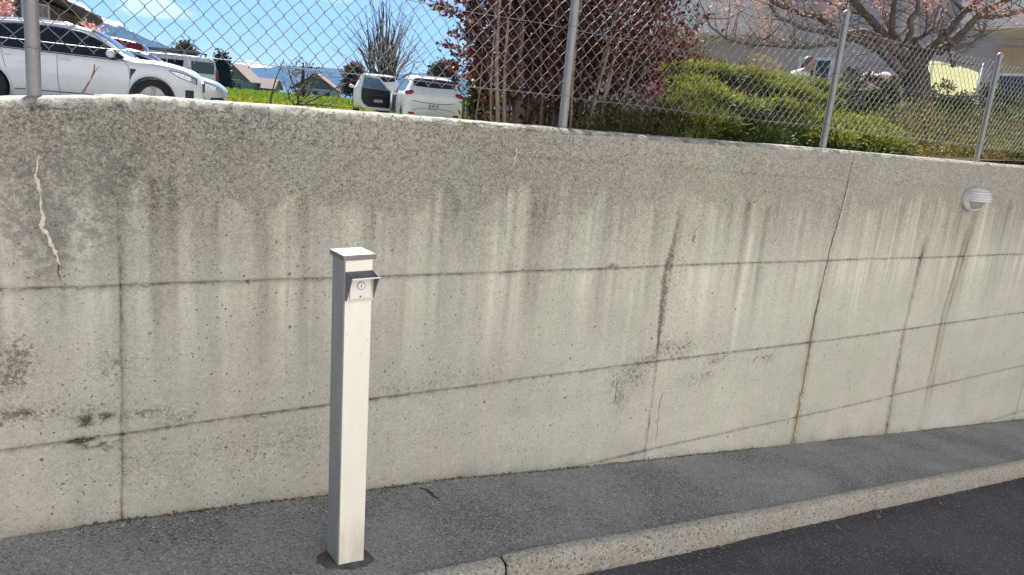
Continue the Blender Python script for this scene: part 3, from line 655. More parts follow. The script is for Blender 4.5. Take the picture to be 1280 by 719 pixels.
top = [(math.cos(a)*r*1.0, math.sin(a)*r*.80-.006, 0) for a, r in zip(ang, rr)]
g0 = lambda x: float(gfar(x-.218))-.024
vs = [(0,0,.008)]+[(x*.5,y*.5,g0(x*.5)+.010) for x, y, _ in top]+[(x*.93,y*.93,g0(x*.93)+.0075) for x, y, _ in top]+[(x,y,g0(x)-.004) for x, y, _ in top]
n = 40; fs = [(0, 1+i, 1+(i+1)%n) for i in range(n)]+[(1+k*n+i, 1+(k+1)*n+i, 1+(k+1)*n+(i+1)%n, 1+k*n+(i+1)%n) for k in range(2) for i in range(n)]
m.add(vs, fs); tag(m.build('mortar_footing', M_PATCH, post, True, world=False), 'dark round mortar patch at the foot of the post')

# ================================================================== WALL LIGHT
M_LAMP = plain('light_grey_cast_metal', (.72,.72,.73), .5, .0, var=.08, scale=30)
M_LAMPW = plain('white_lamp_ring', (.78,.76,.70), .45, var=.05)
t = NT('frosted_ribbed_glass'); t.fin((.62,.63,.57), .25, t.bump(t.noise(t.scale_vec(t.objc(), (90,90,90)), 1.0, 3), .2, .003), 0.0, **{'Transmission_Weight': .45, 'IOR': 1.45}); M_LGLASS = t.mat
lc = Vector((4.985, WY, 1.270))
lamp = thing('wall_light', 'oval grey bulkhead lamp with ribbed eyelid hood fixed high on the wall', 'lamp', lc)
A_, B_ = .135, .088
m = MB(); m.lathe((0,0,0), [(.98,-.01),(.98,.0),(1.0,.004),(1.0,.030),(.96,.036),(.90,.036)], 40, 'Y', sx=A_, sy=B_); m.build('lamp_base', M_LAMP, lamp, True, world=False, auto=40)
m = MB(); m.lathe((0,0,0), [(.93,.036),(.945,.044),(.90,.050),(.845,.046),(.83,.036)], 40, 'Y', sx=A_, sy=B_); m.build('lamp_ring', M_LAMPW, lamp, True, world=False, auto=40)
pf = [(.83*math.cos(a), .036+.060*math.sin(a)) for a in np.linspace(0, math.pi/2*.995, 10)]
m = MB(); m.lathe((0,0,0), pf, 40, 'Y', sx=A_, sy=B_); m.build('lamp_glass', M_LGLASS, lamp, True, world=False)
hood = thing('lamp_hood', None, None, (0,0,0)); hood.parent = lamp
for k in range(5):                                             # the eyelid is five overlapping louvres, each lapping out over the one above
    z0, z1 = -.006+k*.0185, -.006+(k+1)*.0185
    nA = 30
    def ring(z, out):
        zz_ = min(.995, max(0.0, (z+.006)/.104)); c2 = math.sqrt(1-zz_**2.4)
        return [((A_*c2+out)*math.cos(a), -(.030+(.098*c2+out)*math.sin(a)), z) for a in np.linspace(math.pi, 0, nA+1)]
    rr_ = [ring(z0+.003, -.016), ring(z0, .009), ring(z0+.0035, .010), ring(z0+.0125, -.006), ring(z1+.006, -.018)]
    m = MB(); q = nA+1; vs = [p for r_ in rr_ for p in r_]
    m.add(vs, [(j_*q+i_, j_*q+i_+1, (j_+1)*q+i_+1, (j_+1)*q+i_) for j_ in range(4) for i_ in range(nA)])
    m.build('hood_louvre', M_LAMP, hood, False, world=False)
m = MB(); top_ = ring(.0885, .0); m.add(top_+[(0,-.03,.094)], [(i_, i_+1, nA+1) for i_ in range(nA)]); m.build('hood_top', M_LAMP, hood, True, world=False)

# ================================================================== CHAIN-LINK FENCE
FY = WY+.12
t = NT('galvanised_steel'); n = t.noise(t.objc(), 35, 4, .6)
M_GALV = t.fin(t.mix(n, (.17,.175,.177), (.28,.285,.29)), t.rng(n, .3, .7, .45, .62), None, .4)
t = NT('galvanised_wire'); n = t.noise(t.objc(), 20, 3)
M_WIRE = t.fin(t.mix(n, (.13,.132,.132), (.25,.25,.245)), .42, None, .5)
fence = thing('chain_link_fence', 'galvanised chain-link fence with slim round posts along the top of the wall', 'fence', (3.1, FY, 1.56))
px_ = [-3.14, -1.054, 1.043, 3.136, 5.215, 7.30, 9.4]
first = None
for i, x in enumerate(px_):
    if first is None:
        po = thing('fence_post', None, None, (0,0,0)); po.parent = fence
        m = MB(); m.lathe((0,0,-.06), [(.0205,0),(.0205,.06),(.0205,.862)], 20); m.build('post_tube', M_GALV, po, True, world=False)
        m = MB(); m.lathe((0,0,.802), [(.0215,-.018),(.0228,-.012),(.0228,.004),(.019,.014),(.010,.021),(.0001,.023)], 20); m.build('post_cap', M_GALV, po, True, world=False)
        for zt_ in (.148, .455, .735): m = MB(); m.lathe((0,0,zt_), [(.0225,-.003),(.0238,0),(.0225,.003)], 14); m.build('wire_tie', M_WIRE, po, True, world=False)
        first = po; o = po
    else: o = copy_tree(first, fence)
    o.location = Vector((x-3.1, 0, float(tz(x))-1.56-.002))
    lean = {1: R(.8)}.get(i, R(.25*math.sin(i*3)))
    o.rotation_euler = (0, lean, 0)
BOT = lambda x: float(np.interp(x, [-3.2,-1.13,-.38,.05,.74,1.04,3.14,5.2,9.5], [1.70,1.707,1.714,1.714,1.711,1.708,1.692,1.668,1.63]))
TOP = lambda x: float(np.interp(x, [-3.2,-1.05,1.04,2.93,3.93,5.21,9.5], [2.29,2.30,2.285,2.275,2.285,2.302,2.30]))
hw_ = .0305; ns = 19
def wire_bay(xa, xb):
    V = []; Q = []; n4 = 5
    k0, k1 = int(math.ceil(xa/hw_)), int(math.floor(xb/hw_)); b = 0
    for k in range(k0, k1):
        pts = []
        zb_ = BOT(k*hw_)-.019; zt_ = TOP(k*hw_)+.004; hh = (zt_-zb_)/ns
        for j in range(ns+1):
            right = (j+k) % 2 == 0
            xj = (k+1)*hw_+.0012 if right else k*hw_-.0012
            s_ = 1 if right else -1
            z = zb_+j*hh+.0015*math.sin(k*1.7+j*2.3); xj += .0012*math.sin(k*2.1+j*.7)
            y = FY+.0225+.004*math.sin(k*.21+j*.13)
            bx = s_*.0035
            pts.append((xj-bx, y-.0022*s_, z-.004)); pts.append((xj, y, z)); pts.append((xj-bx, y+.0022*s_, z+.004))
        P_ = np.array(pts); d = np.gradient(P_, axis=0); d /= np.linalg.norm(d, axis=1)[:,None]
        u = np.cross(d, [0,1,0]); u /= np.linalg.norm(u, axis=1)[:,None]; q = np.cross(d, u)
        for a in np.linspace(0, 2*math.pi, n4+1)[:-1]: V.append(P_+.00135*(u*math.cos(a)+q*math.sin(a)))
        m_ = len(pts)
        i = np.arange(m_-1)
        for c in range(n4):
            c2 = (c+1) % n4; Q.append(np.stack([b+c*m_+i, b+c2*m_+i, b+c2*m_+i+1, b+c*m_+i+1], -1))
        b += n4*m_
    return tag(np_mesh('wire_mesh', np.concatenate(V), np.concatenate(Q), M_WIRE, fence, True), kind='stuff')
for xa, xb in zip(px_[:-1], px_[1:]): wire_bay(xa, xb)
for f, dy in ((lambda x: BOT(x), 0), (lambda x: .5*(BOT(x)+TOP(x))+.012, 0), (lambda x: TOP(x)-.006, 0)):
    m = MB(); xx = np.linspace(px_[0], px_[-1], 120)
    m.tube([(x, FY+.0245+.003*math.sin(x*3), f(x)-.004*abs(math.sin((x-1.04)/2.09*math.pi))+.002*math.sin(x*9)) for x in xx], .0015, 6); m.build('tension_wire', M_WIRE, fence, True)

# ================================================================== GROUND BEHIND THE WALL, LAKE, MOUNTAINS
BEAR = math.atan2(*(ray(690, 150)[:2][::-1]))                  # bearing that divides field (left) from garden (right)
def hz(x, y):
    x = np.asarray(x, float); y = np.asarray(y, float)
    dx, dy = x-EYE[0], y-EYE[1]; d = np.hypot(dx, dy)
    b = np.arctan2(dy, dx)
    left = np.interp(d, [0, 27, 200, 420, 3000], [.72, .72, -.85, -14.2, -15])+.10*(fbm(x*.12, y*.12, 501, 3)-.5)*sst(6, 20, d)
    right = np.interp(d, [0, 4, 8, 12, 40, 80, 420, 3000], [1.38, 1.40, 1.58, 1.66, 1.66, 1.0, -14.2, -15])+.05*(fbm(x*.8, y*.8, 502, 3)-.5)
    s = sst(.055, -.055, b-BEAR)
    h = left*(1-s)+right*s
    return h+(.06*(fbm(x*1.5, y*1.5, 503, 3)-.5))*(d < 40)
t = NT('meadow_grass'); P = t.pos()
n1 = t.noise(P, .35, 5, .6); n2 = t.noise(P, 3.5, 5, .65); n3 = t.noise(P, 22, 4, .6)
c = t.mix(n1, (.10,.165,.014), (.14,.21,.022)); c = t.mix(t.rng(n2, .35, .7), c, (.075,.125,.014)); c = t.mix(t.rng(n3, .45, .75, 0, .5), c, (.22,.24,.03))
soil = t.attr('soil'); gr = t.attr('gravel'); c = t.mix(gr, c, t.mix(n3, (.22,.215,.205), (.42,.41,.39)))
soil = t.math('MULTIPLY', soil, t.math('SUBTRACT', 1.0, gr))
c = t.mix(t.math('ADD', t.math('MULTIPLY', soil, 1.0), t.math('MULTIPLY', t.math('SUBTRACT', n2, .55), t.math('MULTIPLY', soil, .8)), True), c, t.mix(n3, (.035,.026,.019), (.12,.092,.066)))
M_GRASS = t.fin(c, .9, t.bump(n3, .6, .05), **{'Specular_IOR_Level': .05})
xs = np.concatenate([np.linspace(-900, -60, 24), np.linspace(-50, 90, 141), np.linspace(98, 900, 48)])
ys = np.concatenate([WY+.22+np.linspace(0, 1, 10)**1.3*1.5, np.linspace(4.7, 40, 60), np.linspace(42, 260, 70), np.linspace(275, 900, 20)])
X, Y = np.meshgrid(xs, ys, indexing='ij'); Z = hz(X, Y); bb = np.arctan2(Y-EYE[1], X-EYE[0]); dd = np.hypot(X-EYE[0], Y-EYE[1])
B2 = math.atan2(*(ray(572, 150)[:2][::-1])); gravel = sst(0, .03, bb-B2)*sst(27.5, 25.5, dd); B3 = math.atan2(*(ray(268, 150)[:2][::-1])); gravel = np.maximum(gravel, sst(0, .01, bb-B3)*sst(52, 48, dd)); gravel = np.maximum(gravel, sst(9.9, 10.2, X)*sst(.0, -.03, bb-BEAR)*sst(40, 36, dd))  # last region: pale patio, added to bounce light onto the balcony soffits
soil = sst(.02, -.03, bb-BEAR)*sst(60, 30, dd)
tag(np_mesh('ground', np.stack([X, Y, Z], -1).reshape(-1, 3), gridq(len(xs), len(ys)), M_GRASS, None, True, {'soil': soil, 'gravel': gravel}), kind='structure')
t = NT('lake_water'); n = t.noise(t.pos(), .05, 4); t.fin((.015,.03,.04), .12, t.bump(n, .25, 1.0)); M_LAKE = t.mat
m = MB(); m.add([(-9500,300,-13.5),(9500,300,-13.5),(9500,9800,-13.5),(-9500,9800,-13.5)], [(0,1,2,3)]); tag(m.build('lake', M_LAKE), kind='structure')
t = NT('alpine_slope'); P = t.pos(); snow = t.attr('snow'); n = t.noise(t.scale_vec(P, (.018,.018,.03)), 1.0, 9, .68)
c = t.mix(t.rng(n, .35, .65), (.022,.032,.024), (.085,.085,.07)); m_ = t.rng(t.math('ADD', snow, t.math('MULTIPLY', t.math('SUBTRACT', n, .5), 3.2)), .42, .58)
M_ALP = t.fin(t.mix(m_, c, (.80,.82,.85)), .95, **{'Specular_IOR_Level': 0.0})
def mountain(name, ridge, dist, snow_px, seed, na=260, label=None, rough=1.0):
    px = np.linspace(ridge[0][0], ridge[-1][0], na); py = np.interp(px, [p[0] for p in ridge], [p[1] for p in ridge])
    V = []; S = []; fr = np.concatenate([np.linspace(0, 1, 30), [1.04, 1.10, 1.16]])
    for i in range(na):
        r = ray(px[i], py[i]); hor = r[:2]/np.hypot(*r[:2]); el = r[2]/np.hypot(*r[:2])
        tz_ = EYE[2]+el*dist+rough*dist*.0022*(fbm(px[i]*.12, 0, seed, 4)-.5)
        for f in fr:
            dd = dist*(.72+.28*f) if f <= 1 else dist*f
            g = min(f, 1.0)
            zz_ = -14+(tz_+14)*(g**1.25 if f <= 1 else max(0, 1-(f-1)*5.5))
            ww = math.sin(math.pi*g)*.9
            k = (fbm(px[i]*.06+g*2.0, g*5, seed+1, 5)-.5)
            zz_ += rough*ww*(tz_+14)*.30*float(k); dd += rough*ww*dist*.05*float(fbm(px[i]*.10, g*3, seed+2, 4)-.5)
            V.append((EYE[0]+hor[0]*dd, EYE[1]+hor[1]*dd, zz_))
            lim = np.interp(px[i], [p[0] for p in snow_px], [p[1] for p in snow_px])
            S.append(float(np.clip(.5+(zz_-14-lim*tz_)/(.16*tz_+1), -1, 2)))
    return tag(np_mesh(name, V, gridq(na, len(fr)), M_ALP, None, True, {'snow': S}), kind='structure')
mountain('mountain', [(-420,-60),(-250,-48),(-120,-20),(-40,-8),(40,-4),(90,0),(105,6),(120,20),(136,25),(150,28),(163,38),(185,49),(205,56),(222,62),(240,66),(262,74),(285,83),(312,93),(335,101)], 4300,
         [(-420,.55),(100,.74),(150,.84),(175,.95),(200,1.3),(340,1.5)], 601)
mountain('mountain', [(120,62),(170,66),(215,69),(250,70),(270,76),(284,81),(300,80),(312,84),(335,85),(352,82),(375,83),(395,84),(420,86),(445,90),(500,92),(548,91),(600,93),(680,100),(900,120),(1300,160)], 6400, [(0,1.3),(1300,1.4)], 611)
mountain('mountain', [(262,84),(285,78),(300,79),(309,75),(318,77),(326,79),(336,83),(352,86),(368,90)], 7700, [(0,.1),(1300,.1)], 621, 80)

# flowers and grass of the meadow that can be told from the sheet
rs = np.random.RandomState(11)
def meadow(name, N, d0, d1, mat, size, label, cat, flat=False):
    px = rs.uniform(255, 640, N); d = d0*(d1/d0)**rs.uniform(0, 1, N)
    hor = np.array([ray(p, 130)[:2] for p in px]); hor /= np.linalg.norm(hor, axis=1)[:,None]
    x = EYE[0]+hor[:,0]*d; y = EYE[1]+hor[:,1]*d; z = hz(x, y)
    keep = fbm(x*.22, y*.22, 700, 3) > (.46 if flat else .2); x, y, z, d = x[keep], y[keep], z[keep], d[keep]; n = len(x)
    a = rs.uniform(0, 6.28, n); s_ = size*(.6+.8*rs.uniform(0, 1, n))*np.clip(d/45, .6, 3)
    if flat:
        h = rs.uniform(.10, .20, n); u = np.stack([np.cos(a), np.sin(a), .3*np.sin(a)], -1)*s_[:,None]; v = np.stack([-np.sin(a)*.6, np.cos(a)*.6, .7+0*a], -1)*s_[:,None]
        c0 = np.stack([x, y, z+h], -1); Vv = np.stack([c0-u, c0-v, c0+u, c0+v], 1).reshape(-1, 3)
    else:
        u = np.stack([np.cos(a), np.sin(a), 0*a], -1)*s_[:,None]; tip = np.stack([rs.normal(0,.3,n)*s_, rs.normal(0,.3,n)*s_, 1.3*s_], -1)
        c0 = np.stack([x, y, z-.02], -1); Vv = np.stack([c0-u, c0+u*.2, c0+tip, c0-u*.7+tip*.6], 1).reshape(-1, 3)
    return tag(np_mesh(name, Vv, np.arange(4*n).reshape(-1, 4), mat), label, cat, kind='stuff')
M_BLADE = leafy('grass_blade', (.09,.16,.014), (.18,.24,.03), .45)
M_DANDE = plain('dandelion_yellow', (.72,.50,.02), .7)
meadow('meadow_grass', 16000, 20, 150, M_BLADE, .13, 'fresh green grass of the meadow beyond the wall', 'grass')
meadow('dandelion_bloom', 13000, 20, 170, M_DANDE, .042, 'yellow dandelions scattered over the meadow', 'flowers', True)

# ================================================================== FAR HOUSES
def win(mb, c, u, v, n_, w_, h_): pass
M_TILE = plain('weathered_roof_tiles', (.25,.19,.16), .85, var=.3, scale=3.0, bump=.3)
M_TILE2 = plain('red_brown_roof_tiles', (.21,.12,.10), .85, var=.3, scale=3.0, bump=.3)
M_WOODD = plain('dark_weathered_boards', (.085,.068,.052), .85, var=.35, scale=4)
M_RENDG = plain('grey_render', (.30,.285,.255), .9, var=.12, scale=2)
M_RENDW = plain('pale_render', (.56,.54,.49), .9, var=.1, scale=2)
M_GABLE = plain('grey_brown_gable', (.17,.15,.13), .85, var=.25, scale=3)
M_GLASSD = plain('dark_window_glass', (.02,.025,.03), .08)
def gable_house(name, label, c, yaw, wd, ln, eave, ridge, mw, mgable, mr, ov=.8, wins=3, cat='house'):
    """wd across the gable front (local x), ln along the ridge (local y, away from the viewer)"""
    h = thing(name, label, cat, c, yaw)
    m = MB(); m.box((0, ln/2, (eave-.6)/2-.3), (wd, ln, eave+.6-.0)); m.build('wall', mw, h, world=False)
    m = MB(); m.prism([(-wd/2,-.02,eave-.2),(wd/2,-.02,eave-.2),(0,-.02,ridge-.15)], (0,ln+.04,0)); m.build('gable', mgable, h, world=False)
    sl = (ridge-eave)/(wd/2)
    for s in (-1, 1):
        m = MB(); x1 = s*(wd/2+ov); m.prism([(0,-ov,ridge+.1),(x1,-ov,eave-ov*sl+.1),(x1,-ov,eave-ov*sl-.12),(0,-ov,ridge-.12)], (0,ln+2*ov,0)); m.build('roof', mr, h, world=False)
    for i in range(wins):
        x = (i-(wins-1)/2)*wd/(wins+.6)
        m = MB(); m.box((x,-.05,eave*.45), (1.3,.12,1.5)); f = m.build('window_frame', M_RENDW, h, world=False)
        m = MB(); m.box((x,-.12,eave*.45), (1.05,.04,1.25)); g = m.build('pane', M_GLASSD, f, world=False)
    return h
p = at(291, 113, 185); fa = math.atan2(AX[1,0], AX[0,0])       # heading of image-right on the ground
gable_house('farmhouse', 'far grey farmhouse with long pale brown roof beside the dark conifer', (p[0], p[1], float(hz(p[0], p[1]))-.2), fa+R(-4), 8.0, 7, 3.0, 6.4, M_RENDG, M_GABLE, M_TILE, wins=2)
p = at(394, 117, 165)
gable_house('farmhouse', 'far gabled farmhouse with dark gable, small white-framed windows and red-brown roof', (p[0], p[1], float(hz(p[0], p[1]))-.2), fa+R(6), 9.0, 8, 2.2, 5.2, M_RENDW, M_GABLE, M_TILE2, wins=3)
p = at(352, 113, 240)
gable_house('farm_shed', 'low pale shed between the two far farmhouses', (p[0], p[1], float(hz(p[0], p[1]))-.3), fa+R(20), 7, 6, 2.0, 3.0, M_RENDW, M_RENDW, M_TILE, wins=0, cat='shed')
p = at(345, 114, 192)
gable_house('barn', 'long low barn with sunlit pale brown roof attached right of the far grey farmhouse', (p[0], p[1], float(hz(p[0], p[1]))-.2), fa+R(90), 6.0, 7.5, 2.0, 3.9, M_RENDG, M_RENDG, M_TILE, wins=0, cat='barn')

# chalet behind the white estate car, at the left edge
M_WBRD = plain('brown_chalet_boards', (.13,.085,.058), .8, var=.3, scale=5)
M_GREYW = plain('grey_green_render', (.20,.195,.165), .9, var=.12, scale=2)
M_TILE3 = plain('orange_roof_tiles', (.42,.25,.15), .85, var=.25, scale=4)
CYAW = fa+R(32)
pc = at(20, 30, 31); chal = thing('chalet', 'dark wooden chalet with wide overhanging eave behind the large white car', 'house', (pc[0], pc[1], .60), CYAW)
def CH(px, py, dep=0.0):                                        # chalet local frame: x along image right, z up
    r = ray(px, py); nx, ny = -math.sin(CYAW), math.cos(CYAW); k = ((pc[0]-EYE[0])*nx+(pc[1]-EYE[1])*ny)/(r[0]*nx+r[1]*ny); q = EYE+r*k
    return ((q[0]-pc[0])*math.cos(CYAW)+(q[1]-pc[1])*math.sin(CYAW), q[2]-.60)
x_l, _ = CH(-110, 40); x_m, _ = CH(31, 40); x_r, zr = CH(104, 30); x_e, z_e = CH(127, 30); x_t, z_t = CH(62, -2)
slp = (z_t-z_e)/(x_t-x_e)
zroof = lambda x: z_e+slp*(x-x_e)
xr_ = -6.5; 
m = MB(); m.box(((x_l+x_m)/2, 4.0, 3.2), (x_m-x_l, 8, 6.4)); m.build('rendered_wall', M_GREYW, chal, world=False)
nb = 14
for i in range(nb):                                             # upright boards of the timber end
    xa = x_m+.02+(x_r-x_m-.02)*i/nb; xb = x_m+.02+(x_r-x_m-.02)*(i+1)/nb-.015
    m = MB(); zt2 = max(.6, zroof((xa+xb)/2)-.12); m.box(((xa+xb)/2, 1.1+.012*(i % 3), zt2/2), (xb-xa, .05, zt2)); m.build('board', M_WBRD, chal, world=False)
m = MB(); m.prism([(x_m,1.2,0),(x_r,1.2,0),(x_r,1.2,max(.5, zroof(x_r)-.15)),(x_m,1.2,zroof(x_m)-.15)], (0,7,0)); m.build('timber_core', M_WBRD, chal, world=False)
for s, ya in ((1, -.7),):
    m = MB(); m.prism([(x_e,ya,z_e),(x_e,ya,z_e+.16),(xr_,ya,zroof(xr_)+.16),(xr_,ya,zroof(xr_))], (0,9.5,0)); rf = m.build('roof', M_WOODD, chal, world=False)
    rows_ = 16
    for i in range(rows_):
        xa = x_e-.05+(xr_-x_e)*i/rows_; xb = xa+(xr_-x_e)/rows_*1.15
        m = MB(); m.prism([(xa,ya-.02,zroof(xa)+.17),(xa,ya-.02,zroof(xa)+.235),(xb,ya-.02,zroof(xb)+.19),(xb,ya-.02,zroof(xb)+.165)], (0,9.5,0)); m.build('tile_course', M_TILE3, chal, world=False)
M_WFR = plain('white_window_frame', (.62,.62,.60), .5)
for (pa, pb, pya, pyb) in ((47,61,6,20),):
    xa, za = CH(pa, pyb); xb, zb_ = CH(pb, pya)
    m = MB(); m.box(((xa+xb)/2, 1.04, (za+zb_)/2), (xb-xa+.12, .06, zb_-za+.12)); f = m.build('window', M_WFR, chal, world=False)
    for k in (0, 1):
        m = MB(); m.box((xa+(xb-xa)*(.25+.5*k), 1.0, (za+zb_)/2), ((xb-xa)*.42, .03, zb_-za-.05)); m.build('pane', M_GLASSD, f, world=False)
    m = MB(); m.box(((xa+xb)/2, 1.0, za-.12), (xb-xa+.3, .12, .06)); m.build('sill', M_WFR, f, world=False)
x1, _ = CH(26.5, 10); x2, _ = CH(33, 10); m = MB(); m.box(((x1+x2)/2, -.05, 2.6), (x2-x1, .1, 5.2)); m.build('corner_board', plain('pale_blue_grey_board', (.42,.46,.52), .7), chal, world=False)
x1, _ = CH(22, 10); m = MB(); m.tube([(x1,-.06,0),(x1,-.06,6)], .06, 8); m.build('downpipe', M_WOODD, chal, world=False)

# ================================================================== CARS
M_WPAINT = plain('white_car_paint', (.74,.75,.77), .28, var=.015, scale=2, **{'Coat_Weight': .6, 'Coat_Roughness': .04})
M_SPAINT = plain('silver_car_paint', (.55,.57,.60), .3, .3, var=.02, scale=2, **{'Coat_Weight': .6})
M_RPAINT = plain('dark_red_car_paint', (.22,.012,.018), .28, var=.05, scale=2, **{'Coat_Weight': .6})
M_CGLASS = plain('tinted_car_glass', (.012,.015,.018), .05, var=.1, **{'Specular_IOR_Level': .8})
M_CTRIM = plain('black_car_trim', (.015,.015,.017), .45, var=.2)
M_CHROME = plain('bright_trim', (.75,.75,.76), .15, .9, var=.03)
M_TYRE = plain('tyre_rubber', (.018,.018,.019), .8, var=.2, scale=30)
M_RIM = plain('alloy_rim', (.30,.31,.33), .3, .8, var=.05)
M_RED = plain('red_lamp_glass', (.30,.008,.012), .12, var=.1)
M_CLEAR = plain('clear_lamp_glass', (.55,.58,.62), .08, .3, var=.3, scale=25)
M_SEAM = plain('panel_gap', (.05,.05,.055), .7)
def crom(xs, ys, x):
    xs = np.array(xs, float); ys = np.array(ys, float)
    m = np.gradient(ys, xs); d = np.diff(ys)/np.diff(xs)
    for i in range(1, len(xs)-1):
        m[i] = 0 if d[i-1]*d[i] <= 0 else 2*d[i-1]*d[i]/(d[i-1]+d[i])
    m[0] = d[0]; m[-1] = d[-1]
    i = np.clip(np.searchsorted(xs, x)-1, 0, len(xs)-2); h = xs[i+1]-xs[i]; t_ = (x-xs[i])/h
    return (2*t_**3-3*t_**2+1)*ys[i]+(t_**3-2*t_**2+t_)*h*m[i]+(-2*t_**3+3*t_**2)*ys[i+1]+(t_**3-t_**2)*h*m[i+1]
class Car:
    """body lofted from stations (x, sill z, belt z, top z, half-width, half-width at roof)"""
    def __init__(s, st, wheels, rw):
        s.st = sorted(st); s.wheels = wheels; s.rw = rw
        s.X = [a[0] for a in s.st]
    def par(s, x): return [float(crom(s.X, [a[k] for a in s.st], x)) for k in range(1, 6)]
    def sec(s, x):
        zl, zb, zt_, w_, wt = s.par(x); hb = zb-zl; gt = zt_-zb
        return [(0,zl),(w_*.80,zl),(w_*.93,zl+.02),(w_*.985,zl+hb*.25),(w_,zl+hb*.55),(w_*.985,zl+hb*.85),(w_*.955,zb),
                (w_*.955*.45+wt*.55,zb+gt*.55),(wt,zb+gt*.86),(wt*.88,zb+gt*.965),(wt*.5,zb+gt*.995),(0,zt_)]
    def pt(s, x, v):
        q = s.sec(x); v = max(0, min(10.9999, v)); i = int(v); t_ = v-i
        p0, p1, p2, p3 = (q[max(0, i-1)], q[i], q[i+1], q[min(11, i+2)])
        o = []
        for k in (0, 1):
            a, b, c, d = p0[k], p1[k], p2[k], p3[k]
            o.append(b+.5*t_*(c-a+t_*(2*a-5*b+4*c-d+t_*(3*(b-c)+d-a))) if i < 10 else b+(c-b)*t_)
        return o
    def y_at(s, x, z):                                          # half-width of the flank at height z
        lo, hi = 1.0, 9.0
        for _ in range(22):
            md = (lo+hi)/2
            if s.pt(x, md)[1] < z: lo = md
            else: hi = md
        return s.pt(x, (lo+hi)/2)[0]
    def body(s, name, mat, root):
        n = 74; xs = s.X[0]+(s.X[-1]-s.X[0])*(.5-.5*np.cos(np.linspace(0, math.pi, n))); vv = np.linspace(0, 11, 45)
        ring = []
        for x in xs:
            h = [s.pt(x, v) for v in vv]
            ring.append([(x, y, z) for y, z in h]+[(x, -y, z) for y, z in h[-2:0:-1]])
        Pm = np.array(ring); k = Pm.shape[1]; V = Pm.reshape(-1, 3); Q = []
        for i in range(n-1):
            j = np.arange(k); Q.append(np.stack([i*k+j, i*k+(j+1) % k, (i+1)*k+(j+1) % k, (i+1)*k+j], -1))
        me = bpy.data.meshes.new(name); fs = [tuple(int(c) for c in q[::-1]) for q in np.concatenate(Q)]
        fs += [tuple(range(k)), tuple(range((n-1)*k, n*k))[::-1]]
        me.from_pydata([tuple(v) for v in V], [], fs); me.materials.append(mat)
        o = bpy.data.objects.new(name, me); COL.objects.link(o)
        cut = MB()
        for x in s.wheels:
            for sd in (-1, 1): cut.lathe((x, sd*.62, s.rw), [(.0001,-.42),(s.rw*1.17,-.42),(s.rw*1.17,.42),(.0001,.42)], 28, 'Y')
        cm = cut.build('cutter', mat); cm.location = (0,0,0)
        bo = o.modifiers.new('b', 'BOOLEAN'); bo.object = cm; bo.operation = 'DIFFERENCE'; bo.solver = 'FAST'
        dg = bpy.context.evaluated_depsgraph_get(); m2 = bpy.data.meshes.new_from_object(o.evaluated_get(dg))
        bpy.data.objects.remove(cm); o.modifiers.clear(); o.data = m2
        m2.polygons.foreach_set('use_smooth', [True]*len(m2.polygons)); m2.set_sharp_from_angle(angle=R(38)); o.parent = root
        return o
    def side_patch(s, name, mat, root, pts_top, pts_bot, sides=(1,-1), off=.006, n=16, m_=6, thick=.004):
        """outline in side view given as upper and lower polylines (x, z)"""
        x0 = max(min(p[0] for p in pts_top), min(p[0] for p in pts_bot)); x1 = min(max(p[0] for p in pts_top), max(p[0] for p in pts_bot))
        pts_top = sorted(pts_top); pts_bot = sorted(pts_bot); out = []
        for sd in sides:
            Pq = np.zeros((n+1, m_+1, 3))
            for i in range(n+1):
                x = x0+(x1-x0)*i/n; zt_ = np.interp(x, *zip(*pts_top)); zb_ = np.interp(x, *zip(*pts_bot))
                for j in range(m_+1):
                    z = zb_+(zt_-zb_)*j/m_; Pq[i,j] = (x, sd*(s.y_at(x, z)+off), z)
            mb = MB(); mb.grid(Pq if sd < 0 else Pq[:, ::-1]); out.append(mb.build(name, mat, root, True, world=False))
        return out
    def top_patch(s, name, mat, root, x0f, x1f, v0, off=.006, n=12, m_=14, x_of=None):
        """glass across the car between x0 and x1 (functions of lateral fraction)"""
        Pq = np.zeros((n+1, 2*m_+1, 3))
        for j in range(-m_, m_+1):
            fr = abs(j)/m_; v = 11-(11-v0)*fr
            for i in range(n+1):
                a, b = x0f(fr), x1f(fr); x = a+(b-a)*i/n
                y, z = s.pt(x, v); e = 1e-3; y2, z2 = s.pt(x+e, v); y3, z3 = s.pt(x, max(0, v-.05))
                tx = Vector((e, y2-y, z2-z)); tv = Vector((0, y-y3, z-z3)) if fr < 1.01 else Vector((0,-1,0))
                if fr == 0: tv = Vector((0,-1,0))
                nn = tx.cross(tv);
                if nn.length < 1e-9: nn = Vector((0,0,1))
                nn.normalize()
                if nn.z < 0 and abs(nn.z) > .15: nn = -nn
                q = Vector((x, y, z))+nn*off
                Pq[i, j+m_] = (q.x, q.y*(1 if j >= 0 else -1), q.z)
        mb = MB(); mb.grid(Pq); return mb.build(name, mat, root, True, world=False)
